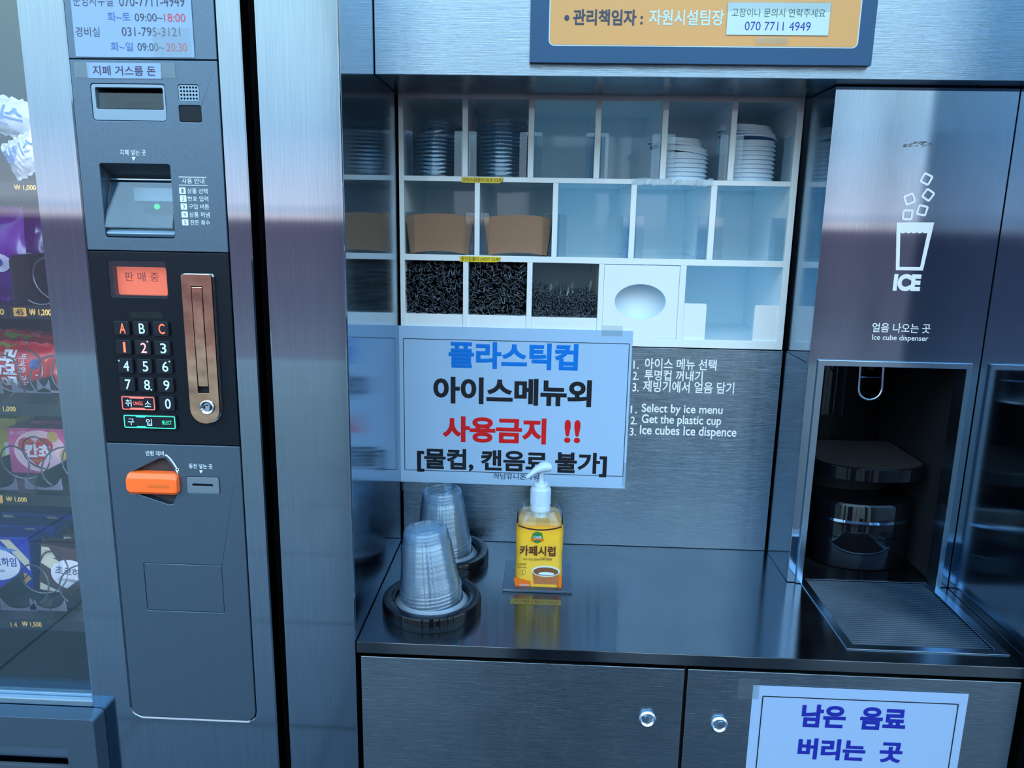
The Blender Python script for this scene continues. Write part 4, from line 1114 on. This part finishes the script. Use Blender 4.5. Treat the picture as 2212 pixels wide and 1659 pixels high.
b = NB(); lathe(b, [(0, -.001), (.0102, -.001), (.0100, .0020), (.0088, .0028), (.0060, .0012), (.0058, .0002), (0, .0002)], 32, (kx, yp - .0076, kz), 'y'); obj('lock_collar', b, CHROME, lh, smooth=True)
b = NB(); lathe(b, [(.0050, .0004), (.0050, .0022), (.0044, .0026), (.0038, .0022), (.0038, .0004)], 28, (kx, yp - .0076, kz), 'y', close=True); box(b, kx - .0006, kx + .0006, yp - .0102, yp - .0082, kz + .0018, kz + .0048); obj('key_cylinder', b, DKSTEEL, lh, smooth=True)
# lower panel: return lever, coin slot, blank flap
b = NB(); lv = obj('lever_pocket', (plate(b, [(lev_h[0][0] - .03, min(p[1] for p in lev_h) - .003), (max(p[0] for p in lev_h) + .003, min(p[1] for p in lev_h) - .003), (max(p[0] for p in lev_h) + .003, max(p[1] for p in lev_h) + .003), (min(p[0] for p in lev_h) - .003, max(p[1] for p in lev_h) + .003)], [], yp + .0105, yp + .0118), b)[1], mat('dark_pocket', (.05, .045, .05), .5), vm); ORG[lv] = ORG[vm]
x0, x1, z0, z1 = BX(272.5, 1024, 382, 1069, yp - .008)
zm = (z0 + z1) / 2; hh = (z1 - z0) / 2
b = NB(); secs = []
for t, q in ((0, .62), (.03, .9), (.06, 1), (.92, 1), (.97, .93), (1, .7)):
    x = x0 + (x1 - x0) * t
    secs.append([(x, yp + .009, zm - hh * q), (x, yp - .0065, zm - hh * q), (x, yp - .0095, zm - hh * q * .72), (x, yp - .0095, zm + hh * q * .55), (x, yp - .0055, zm + hh * q), (x, yp + .009, zm + hh * q)])
loft(b, secs); rl_ = obj('return_lever', b, ORANGE, vm, bevel=.0012); ORG[rl_] = ORG[vm]
gx0, gx1, gz0, gz1 = BX(319, 1047, 364, 1053, yp - .0098)
b = NB(); rbox(b, gx0, gx1, yp - .0101, yp - .0094, gz0, gz1, .001); obj('lever_mark', b, mat('orange_rib', (.74, .16, .03), .4), rl_)
b = NB(); plate(b, rrect(coin[0] + .0005, coin[1] - .0005, coin[2] + .0005, coin[3] - .0005, .0026), [R4((416, 1044.5, 461, 1050), .0016)], yp - .0012, yp + .008); cs = obj('coin_slot', b, mat('satin_metal', (.26, .38, .48), .3, .8), vm, bevel=.0014); ORG[cs] = ORG[vm]
b = NB(); box(b, coin[0] + .002, coin[1] - .002, yp + .0085, yp + .0095, coin[2] + .002, coin[3] - .002); obj('slot_backing', b, BLACKW, cs)
b = NB(); rbox(b, flap[0] + .0005, flap[1] - .0005, yp + .0003, yp + .010, flap[2] + .0005, flap[3] - .0005, .0026); obj('blank_flap', b, GREY, vm, bevel=.0008)
letters(lw, pale, yq, [('반환 레버', 315, 974, 354, 984.5, .006), ('동전 넣는 곳', 408, 1002, 459, 1012.5, .006)])
b = NB(); poly(b, [AY(430.4, 1015.8, yq), AY(434, 1023, yq), AY(438.2, 1016, yq)], yq); obj('coin_arrow', b, pale, lw, raw=True)
b = NB()
arc = [AY(357 + 27 * t, 982.5 + 33 * t ** 1.45, yq) for t in [i / 8 for i in range(9)]]
line_ink(b, arc, .0022, yq); poly(b, [AY(378.5, 1014, yq), AY(383.5, 1023.5, yq), AY(387, 1012, yq)], yq); obj('lever_arrow', b, pale, lw, raw=True)
# delivery hatch
b = NB(); x0, x1, z0, z1 = MXL + .05, -.6535, .52, .7718
plate(b, rrect(x0, x1, z0, z1, (.0, .0, .006, .006)), [rrect(x0 + .08, AY(146, 1635, YF - .03)[0], z0 + .03, AY(60, 1614, YF - .03)[1], .005)], YF - .030, YF - .0005); dh = obj('delivery_hatch', b, GREY, vm, bevel=.0025); ORG[dh] = ORG[vm]
b = NB(); box(b, x0 + .02, x1 - .004, YF + .0315, YF + .05, z0 + .01, z1 - .01); obj('hatch_backing', b, BLACKW, dh)
hx = AY(146, 1635, YF - .03)[0]
b = NB(); box(b, x0 + .082, hx - .001, YF - .012, YF - .006, z0 + .032, AY(60, 1652, YF - .012)[1]); obj('hatch_flap', b, GREY_D, dh, bevel=.001)

# papers on the machine
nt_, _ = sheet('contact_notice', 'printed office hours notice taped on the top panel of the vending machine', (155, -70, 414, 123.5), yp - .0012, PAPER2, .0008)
yn = yp - .0015
letters(nt_, INK_K2, yn, [('운영사무실', 157, -12, 243, 13, -.006), ('070-7711-4949', 257, -10, 398, 14, -.004), ('09:00~', 291, 29, 351, 46, -.004), ('경비실', 163, 58, 215, 79, -.004), ('031-795-3121', 263, 59, 389, 78, -.004), ('09:00~', 297, 93, 354, 110, -.004)], label='dark grey lettering')
letters(nt_, INK_B2, yn, [('화~토', 232, 26, 281, 46, .0), ('화~일', 239, 91, 287, 110, .0)], label='blue lettering')
letters(nt_, mat('soft_red_ink', (.58, .06, .07), .4), yn, [('18:00', 354, 29, 400, 47, -.004), ('20:30', 359, 93, 404, 111, -.004)], label='red lettering')
tape(nt_, (330, 60, 412, 124), yn - .0003)
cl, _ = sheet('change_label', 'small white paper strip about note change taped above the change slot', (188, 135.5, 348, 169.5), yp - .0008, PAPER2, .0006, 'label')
letters(cl, mat('purple_black_ink', (.05, .03, .09), .4), yp - .0011, [('지폐 거스름 돈', 200, 142, 336, 163, .004)])
tape(cl, (161, 134, 192, 167), yp - .0013); tape(cl, (345, 136, 378, 168), yp - .0013)

# ------------------------------------------------------------------ inside of the vending machine: trays, coils, price tags
YT = 1.100                       # front edge of the trays
tag_rows = [('A', 405, [('₩ 1,000', 31, 399, 78, 412)], None, (0, 396, 22, 417)),
            ('B', 674, [('00', -10, 667, 9, 680), ('₩ 1,200', 64, 667.5, 111, 683)], ('45', 30, 665, 56, 683), None),
            ('C', 884, [('₩ 1,000', -12, 877, 34, 890)], None, None),
            ('D', 1079, [('₩ 1,000', 14, 1073, 58, 1085)], ('', -22, 1070, 5, 1086), None),
            ('E', 1348, [('₩ 1,500', 48.5, 1342.5, 90, 1355)], ('1 4', 20, 1341, 41, 1355), None)]
TZ = {}
tray_m = mat('tray_black', (.012, .013, .017), .35)
clr_tag = mat('tag_black', (.010, .011, .014), .25)
for nm, pc, texts, num, _ in tag_rows:
    zc_ = AY(60, pc, YT)[1]; TZ[nm] = zc_ + .006
    b = NB(); box(b, MXL + .035, GX + .008, YT + .002, 1.70, zc_ + .006, zc_ + .0072); box(b, MXL + .035, GX + .008, YT + .0022, YT + .004, zc_ - .011, zc_ + .0059)
    tr = obj('product_tray', b, tray_m, vm); ORG[tr] = ORG[vm]
    for s_, *px in texts:
        x0, x1, z0, z1 = BX(*px, YT)
        b = NB(); rbox(b, x0 - .004, x1 + .004, YT, YT + .0018, zc_ - .0095, zc_ + .0095, .001); tg_ = obj('price_tag', b, clr_tag, vm); ORG[tg_] = ORG[vm]
        b = NB(); put_text(b, s_, x0, x1, z0, z1, YT - .0004, .02); obj('price', b, GOLD, tg_, raw=True)
    if num:
        x0, x1, z0, z1 = BX(*num[1:], YT)
        b = NB(); rbox(b, x0, x1, YT - .001, YT + .0018, z0, z1, .0008); tg_ = obj('number_tag', b, GOLDL if nm in 'BD' else clr_tag, vm); ORG[tg_] = ORG[vm]
        if num[0]:
            b = NB(); put_text(b, num[0], x0 + (x1 - x0) * .22, x1 - (x1 - x0) * .15, z0 + (z1 - z0) * .15, z1 - (z1 - z0) * .15, YT - .0016, .01); obj('number', b, INK_K if nm in 'BD' else GOLD, tg_, raw=True)
xd = AY(19, 600, YT)[0]
for nm in 'BCDE':
    for dx in (0, -.112):
        z0 = TZ[nm] + .0014; h = .075 if nm == 'B' else .030
        b = NB()
        pts = [(YT + .004, z0), (1.70, z0), (1.70, z0 + h), (YT + .012, z0 + h), (YT + .004, z0 + h - .008)]
        va = [b.verts.new((xd + dx, y, z)) for y, z in pts]; vb = [b.verts.new((xd + dx + .0015, y, z)) for y, z in pts]
        b.faces.new(va); b.faces.new(vb)
        for i in range(5): b.faces.new((va[i], va[(i + 1) % 5], vb[(i + 1) % 5], vb[i]))
        o = obj('slot_divider', b, tray_m, vm); ORG[o] = ORG[vm]
wire = mat('coil_wire', (.10, .11, .14), .25, .6)
def coil(px, py, r_px, hand, nm, turns=7, pitch=.052, a0=-PI / 2):
    x, z = AY(px, py, YT + .012); r = r_px / FPX * (YT + .012) * 1.02
    pts = []; n = 22 * turns
    for i in range(n + 1):
        t = i / 22
        a = a0 + hand * 2 * PI * t
        pts.append((x + r * math.cos(a), YT + .008 + pitch * max(0, t - .12), z + r * math.sin(a)))
    b = NB(); tube(b, pts, .00135, 6); o = obj('spiral_coil', b, wire, vm, smooth=True); ORG[o] = ORG[vm]
for args in ((89, 608, 50, 1, 'B', 7, .052, -2.2), (1, 815, 47, 1, 'C', 7, .052, -1.1), (111, 815, 46, -1, 'C', 7, .052, -2.2), (22, 1010, 46, 1, 'D', 7, .052, -1.1), (134, 1012, 46, -1, 'D', 7, .052, -2.1), (66, 1266, 46, 1, 'E', 7, .052, -1.0), (171, 1266, 46, -1, 'E', 7, .052, -2.2)):
    coil(*args)
lip_m = mat('grey_scoop', (.10, .10, .15), .35)
for px, py in ((65, 812 + 26), (-38, 838), (120, 838), (92, 1048), (-5, 1048), (38, 1310), (102, 1310)):
    x, z = AY(px, py, YT + .003); w_ = .030
    b = NB()
    pts = [(x - w_, z - .008), (x + w_, z - .008), (x + w_ * .96, z + .012)] + [(x + w_ * .9 * math.cos(a), z + .012 - .017 * math.sin(a)) for a in [PI * i / 12 for i in range(1, 12)]] + [(x - w_ * .96, z + .012)]
    plate(b, pts, [], YT + .0045, YT + .006); o = obj('tray_scoop', b, lip_m, vm); ORG[o] = ORG[vm]
# strip lamp that lights the goods, fixed behind the right-hand door post
b = NB(); tube(b, [(GX + .004, YF + .045, .80), (GX + .004, YF + .045, 1.95)], .003, 8)
o = obj('strip_lamp', b, mat('lamp_white', (1, 1, 1), .4, emit=(.85, .92, 1.0), es=5.0), vm); ORG[o] = ORG[vm]
ld = bpy.data.lights.new('strip_light', 'AREA'); ld.shape = 'RECTANGLE'; ld.size = .02; ld.size_y = 1.1; ld.energy = .8; ld.color = (.88, .92, 1.0)
lo_ = bpy.data.objects.new('strip_light', ld); C.objects.link(lo_); lo_.location = (GX + .002, YF + .06, 1.36)
lo_.rotation_euler = Vector((-.75, .65, 0)).to_track_quat('-Z', 'Y').to_euler(); lo_.parent = vm; lo_.location = Vector(lo_.location) - ORG[vm]

# ------------------------------------------------------------------ snacks
def carton(name, label, px, y, depth, m, group=None, tilt=0.0, decor=None, cat='snack box'):
    x0, x1, z0, z1 = BX(*px, y)
    cx, w, h = (x0 + x1) / 2, x1 - x0, z1 - z0
    t = thing(name, label, cat, (cx, y, z0), group, (0, tilt, 0))
    b = NB(); box(b, -w / 2, w / 2, 0, depth, 0, h); obj('carton', b, m, t, bevel=.0006, local=True)
    if decor: decor(t, w, h)
    return t
def flat(t, name, m, fn):
    b = NB(); fn(b); return obj(name, b, m, t, raw=True, local=True)
PINK = mat('pink_card', (.62, .09, .32), .3, noise=((22, 22, 22), .45)); PINKL = mat('pale_pink_ink', (.86, .56, .72), .35); HEART = mat('heart_red', (.55, .03, .045), .3); BISC = mat('biscuit_tan', (.62, .40, .12), .5); CREAM = mat('cream_ink', (.62, .60, .50), .35)
BLUEC = mat('royal_blue_card', (.018, .03, .42), .3); BROWNC = mat('cocoa_card', (.075, .038, .045), .25); SKY = mat('sky_blue_ink', (.10, .22, .62), .35); LAV = mat('lavender_white_ink', (.72, .76, .92), .35); BLUET = mat('blue_lettering_ink', (.02, .05, .34), .35)
def heart(cx, cz, s):
    return [(cx + s * 1.0 * (16 * math.sin(a) ** 3) / 16, cz + s * .95 * (13 * math.cos(a) - 5 * math.cos(2 * a) - 2 * math.cos(3 * a) - math.cos(4 * a)) / 16) for a in [2 * PI * i / 40 for i in range(40)]]
def pink_decor(t, w, h):
    flat(t, 'halo', PINKL, lambda b: poly(b, ell(.0 - w * .02, h * .50, w * .40, h * .46, 36), -.0003))
    flat(t, 'heart', HEART, lambda b: poly(b, heart(-w * .08, h * .53, w * .27), -.0006))
    def f(b):
        put_text(b, 'LOTTE', -w * .36, -w * .12, h * .86, h * .93, -.0008, .01)
        put_text(b, '칸쵸', -w * .25, w * .16, h * .36, h * .66, -.0009, .05)
        ring_ink(b, [(-w * .42 + q * .0035, h * .895 + r * .0035) for q, r in ((1, 0), (0, 1), (-1, 0), (0, -1))], [(-w * .42 + q * .0018, h * .895 + r * .0018) for q, r in ((1, 0), (0, 1), (-1, 0), (0, -1))], -.0008)
    flat(t, 'white_lettering', LAV, f)
    flat(t, 'gold_lettering', BISC, lambda b: (put_text(b, 'CHOCO', -w * .16, w * .04, h * .27, h * .32, -.0009, .01), put_text(b, '바삭한 초코 과자', -w * .22, w * .10, h * .70, h * .74, -.0009, .0)))
    flat(t, 'biscuit', BISC, lambda b: (poly(b, ell(w * .20, h * .83, w * .085, w * .085, 24), -.0009), poly(b, ell(w * .38, h * .42, w * .10, w * .11, 24), -.0009)))
    flat(t, 'side_panel_print', BLUET, lambda b: poly(b, [(w * .36, h * .12), (w * .47, h * .12), (w * .47, h * .34), (w * .36, h * .34)], -.0011))
yk_ = 1.20
zD = TZ['D']
def sit(px, y, nm):               # keep the picture box, note the tray it stands on
    return px
carton('snack_box', 'pink snack box with a red heart at the front of its coil', (18, 912, 158, 1009), yk_, .030, PINK, decor=pink_decor)
def pink2(t, w, h):
    flat(t, 'white_lettering', LAV, lambda b: put_text(b, 'LOTTE', -w * .32, -w * .06, h * .86, h * .93, -.0005, .01))
carton('snack_box', 'second pink snack box half hidden behind the one with the heart', (66, 884, 200, 975), yk_ + .055, .030, PINK, decor=pink2)
def bars_decor(stripe, word, sub, ink):
    def f(t, w, h):
        flat(t, 'stripes', stripe, lambda b: (poly(b, [(-w * .48, h * .60), (-w * .48, h * .95), (-w * .36, h * .95), (-w * .02, h * .42), (-w * .18, h * .42)], -.0003),
                                             poly(b, [(w * .10, h * .95), (w * .24, h * .95), (w * .48, h * .56), (w * .48, h * .34)], -.0003),
                                             poly(b, [(-w * .48, h * .03), (-w * .48, h * .18), (-w * .1, h * .03)], -.0003)))
        flat(t, 'crest', SKY if stripe is CREAM and word != '초코하임' else BROWNC, lambda b: poly(b, [(-w * .30, h * .74), (-w * .10, h * .80), (w * .02, h * .94), (w * .14, h * .80), (w * .34, h * .74), (w * .02, h * .66)], -.0004))
        flat(t, 'oval', LAV, lambda b: poly(b, ell(w * .02, h * .45, w * .33, h * .31, 36), -.0006))
        def g(b):
            put_text(b, word, -w * .24, w * .30, h * .42, h * .60, -.0009, .02)
            put_text(b, sub, -w * .18, w * .12, h * .30, h * .37, -.0009, .0, slant=.4)
        flat(t, 'lettering', ink, g)
        flat(t, 'maker_lettering', INK_K2, lambda b: put_text(b, 'CROWN', -w * .42, -w * .24, h * .84, h * .89, -.0006, .01))
        flat(t, 'wafer', BISC, lambda b: (poly(b, [(w * .20, h * .06), (w * .26, h * .04), (w * .44, h * .28), (w * .38, h * .32)], -.0010), poly(b, [(w * .30, h * .05), (w * .36, h * .03), (w * .49, h * .20), (w * .45, h * .26)], -.0011)))
    return f
carton('snack_box', 'front blue and cream wafer box cut by the left picture edge', (-88, 1156, 66, 1264), 1.205, .035, BLUEC, decor=bars_decor(CREAM, '화이트하임', 'White Heim', BLUET))
carton('snack_box', 'second blue and cream wafer box with a pale crest', (-36, 1124, 119, 1225), 1.262, .035, BLUEC, decor=bars_decor(CREAM, '화이트하임', 'White Heim', BLUET))
carton('snack_box', 'rearmost blue and cream wafer box under the 1,000 won tag', (8, 1093, 165, 1190), 1.320, .035, BLUEC, decor=bars_decor(CREAM, '화이트하임', 'White Heim', BLUET))
carton('snack_box', 'brown and cream wafer box tilted in the lowest coil', (76, 1160, 206, 1262), 1.185, .030, BROWNC, tilt=math.radians(8), decor=bars_decor(CREAM, '초코하임', 'Choco Hazelnut', mat('slate_ink', (.10, .11, .19), .4)))
carton('snack_box', 'brown and cream wafer box behind the tilted one', (136, 1118, 260, 1214), 1.245, .030, BROWNC, decor=bars_decor(CREAM, '초코하임', 'Choco Hazelnut', INK_K2))
def yel(t, w, h): flat(t, 'side_print', LAV, lambda b: poly(b, [(w * .2, h * .1), (w * .45, h * .1), (w * .45, h * .5), (w * .2, h * .5)], -.0004))
carton('snack_pack', 'olive yellow snack pack left of the pink box', (-60, 898, 38, 1000), 1.235, .05, mat('olive_yellow', (.50, .46, .04), .3), decor=yel)

def pouch(name, label, px, y, m, tilt=0.0, puff=.022, group=None, decor=None, seed=0, cat='snack bag', lean=0.0):
    x0, x1, z0, z1 = BX(*px, y); w, h = x1 - x0, z1 - z0
    t = thing(name, label, cat, ((x0 + x1) / 2, y, z0), group, (lean, tilt, 0))
    r = random.Random(seed); b = NB(); n, k = 18, 16
    def surf(u, v, s):
        e = (1 - abs(2 * u - 1) ** 3) * max(0, math.sin(PI * min(1, max(0, (v - .06) / .88)))) ** .6
        cr = .0018 * math.sin(23 * u + 5 * v + seed) * math.sin(17 * v - 3 * u) * (.4 + .6 * (1 - e)) + .0012 * math.sin(50 * u + seed * 2 + 6 * v)
        zz = v * h + .002 * math.sin(40 * u + seed) * (1 if v in (0, 1) else 0)
        return ((u - .5) * w * (1 - .05 * math.sin(PI * v)), s * (puff * e + cr), zz)
    F = [[b.verts.new(surf(i / n, j / k, -1)) for i in range(n + 1)] for j in range(k + 1)]
    B = [[F[j][i] if i in (0, n) or j in (0, k) else b.verts.new(surf(i / n, j / k, 1)) for i in range(n + 1)] for j in range(k + 1)]
    for j in range(k):
        for i in range(n):
            b.faces.new((F[j][i], F[j][i + 1], F[j + 1][i + 1], F[j + 1][i]))
            b.faces.new((B[j][i], B[j + 1][i], B[j + 1][i + 1], B[j][i + 1]))
    obj('bag', b, m, t, smooth=True, local=True)
    if decor: decor(t, w, h, lambda X, Z: surf(min(1, max(0, X / w + .5)), min(1, max(0, Z / h)), -1))
    return t
def lay(t, name, m, fn, off=.0012):
    """print that follows the bag's swell"""
    b = NB(); fn(b)
    return obj(name, b, m, t, raw=True, local=True)
def blob(b, sf, pts, off=.0012):
    b.faces.new([b.verts.new((p[0], p[1] - off, p[2])) for p in (sf(x, z) for x, z in pts)])
RED = mat('red_foil', (.52, .012, .014), .22); PURP = mat('purple_foil', (.13, .012, .30), .2); WHB = mat('white_blue_film', (.60, .66, .84), .3); YEL = mat('yellow_print', (.72, .58, .05), .35); LIME = mat('lime_print', (.25, .42, .05), .35); LILAC = mat('lilac_print', (.60, .58, .86), .3)
def red_decor(t, w, h, sf):
    def fold(X, Z, o): p = sf(X, Z); return (p[0], p[1] - o, p[2])
    def f(b):
        put_text(b, '라면땅', -w * .20, w * .02, h * .10, h * .86, 0, .04, fn=lambda X, Z: fold(X, Z, .0022), flip=True)
        put_text(b, '바삭한 과자', w * .06, w * .14, h * .16, h * .80, 0, .01, fn=lambda X, Z: fold(X, Z, .0022), flip=True)
    lay(t, 'white_lettering', LAV, f)
    lay(t, 'yellow_print', YEL, lambda b: (blob(b, sf, [(w * .30, h * .06), (w * .44, h * .06), (w * .44, h * .84), (w * .34, h * .70)], .0016), blob(b, sf, ell(-w * .32, h * .36, w * .07, h * .10, 14), .0016)))
    lay(t, 'lime_print', LIME, lambda b: blob(b, sf, [(-w * .40, h * .90), (-w * .28, h * .86), (-w * .22, h * .93), (-w * .12, h * .88), (-w * .05, h * .95), (-w * .40, h * .97)], .0016))
    lay(t, 'white_dots', LAV, lambda b: [blob(b, sf, ell(w * q, h * r, .0016, .0013, 8), .0016) for q, r in ((.22, .22), (.25, .40), (.20, .10), (.28, .15), (-.36, .80), (-.30, .12))])
    lay(t, 'blue_print', BLUET, lambda b: (blob(b, sf, ell(-w * .36, h * .34, w * .028, h * .20, 12), .0020), blob(b, sf, ell(w * .24, h * .62, w * .05, h * .10, 12), .0018)))
pouch('snack_bag', 'front red snack bag with white upright lettering in the coils', (-40, 735, 138, 842), 1.185, RED, tilt=.05, decor=red_decor, seed=1)
pouch('snack_bag', 'second red snack bag behind the lettered one', (-10, 716, 160, 826), 1.235, RED, tilt=.12, decor=red_decor, seed=2)
pouch('snack_bag', 'rear red snack bag in shade below the 1,200 won tag', (10, 700, 180, 800), 1.29, RED, tilt=.06, seed=3)
def purple_decor(t, w, h, sf):
    lay(t, 'lilac_print', LILAC, lambda b: (blob(b, sf, [(-w * .44, h * .30), (-w * .30, h * .22), (-w * .18, h * .34), (-w * .05, h * .26), (w * .06, h * .40), (-w * .02, h * .52), (-w * .14, h * .46), (-w * .28, h * .56), (-w * .44, h * .50)], .0018), blob(b, sf, ell(w * .24, h * .42, w * .12, h * .10, 14), .0018), blob(b, sf, ell(-w * .28, h * .10, w * .07, h * .05, 12), .0018)))
    lay(t, 'yellow_print', YEL, lambda b: (blob(b, sf, [(-w * .40, h * .60), (-w * .16, h * .57), (-w * .16, h * .585), (-w * .40, h * .615)], .0022), blob(b, sf, ell(-w * .12, h * .80, w * .05, h * .05, 12), .0018), blob(b, sf, ell(w * .10, h * .82, w * .05, h * .05, 12), .0018)))
    lay(t, 'dark_print', BLUET, lambda b: (blob(b, sf, ell(-w * .30, h * .41, w * .06, h * .055, 14), .0024), blob(b, sf, ell(-w * .10, h * .40, w * .05, h * .05, 14), .0024), blob(b, sf, ell(w * .24, h * .43, w * .05, h * .045, 14), .0024)))
pouch('snack_bag', 'front purple foil snack bag above the 1,200 won tag', (-95, 452, 62, 655), 1.17, PURP, decor=purple_decor, seed=5, puff=.026)
pouch('snack_bag', 'second purple foil snack bag overlapping behind the front one', (-25, 446, 118, 636), 1.235, PURP, decor=purple_decor, seed=6, puff=.024)
pouch('snack_bag', 'third purple foil snack bag deepest in the coil row', (20, 440, 160, 615), 1.30, PURP, decor=purple_decor, seed=7, puff=.022)
def milk_decor(t, w, h, sf):
    def fold(X, Z): p = sf(X, Z); return (p[0], p[1] - .0024, p[2])
    lay(t, 'blue_lettering', SKY, lambda b: (put_text(b, '밀키스', -w * .42, w * .42, h * .40, h * .78, 0, .03, fn=fold), put_text(b, '소프트 캔디', -w * .3, w * .2, h * .26, h * .33, 0, .0, fn=fold)))
pouch('candy_bag', 'upper white and blue candy bag seen through the glass reflection', (-62, 205, 62, 290), 1.20, WHB, tilt=.22, decor=milk_decor, seed=8, puff=.016)
pouch('candy_bag', 'lower white and blue candy bag leaning above the top price tag', (28, 288, 120, 372), 1.16, WHB, tilt=-.45, decor=milk_decor, seed=9, puff=.016)

# settle every snack on the tray it stands on
for o in list(C.objects):
    if o.parent is None and o.name.split('.')[0] in ('snack_box', 'snack_bag', 'snack_pack', 'candy_bag'):
        tz = min(TZ.values(), key=lambda v: abs(v + .0015 - o.location.z))
        if abs(tz + .0015 - o.location.z) < .035 and o.name.split('.')[0] != 'candy_bag': o.location.z = tz + .0015
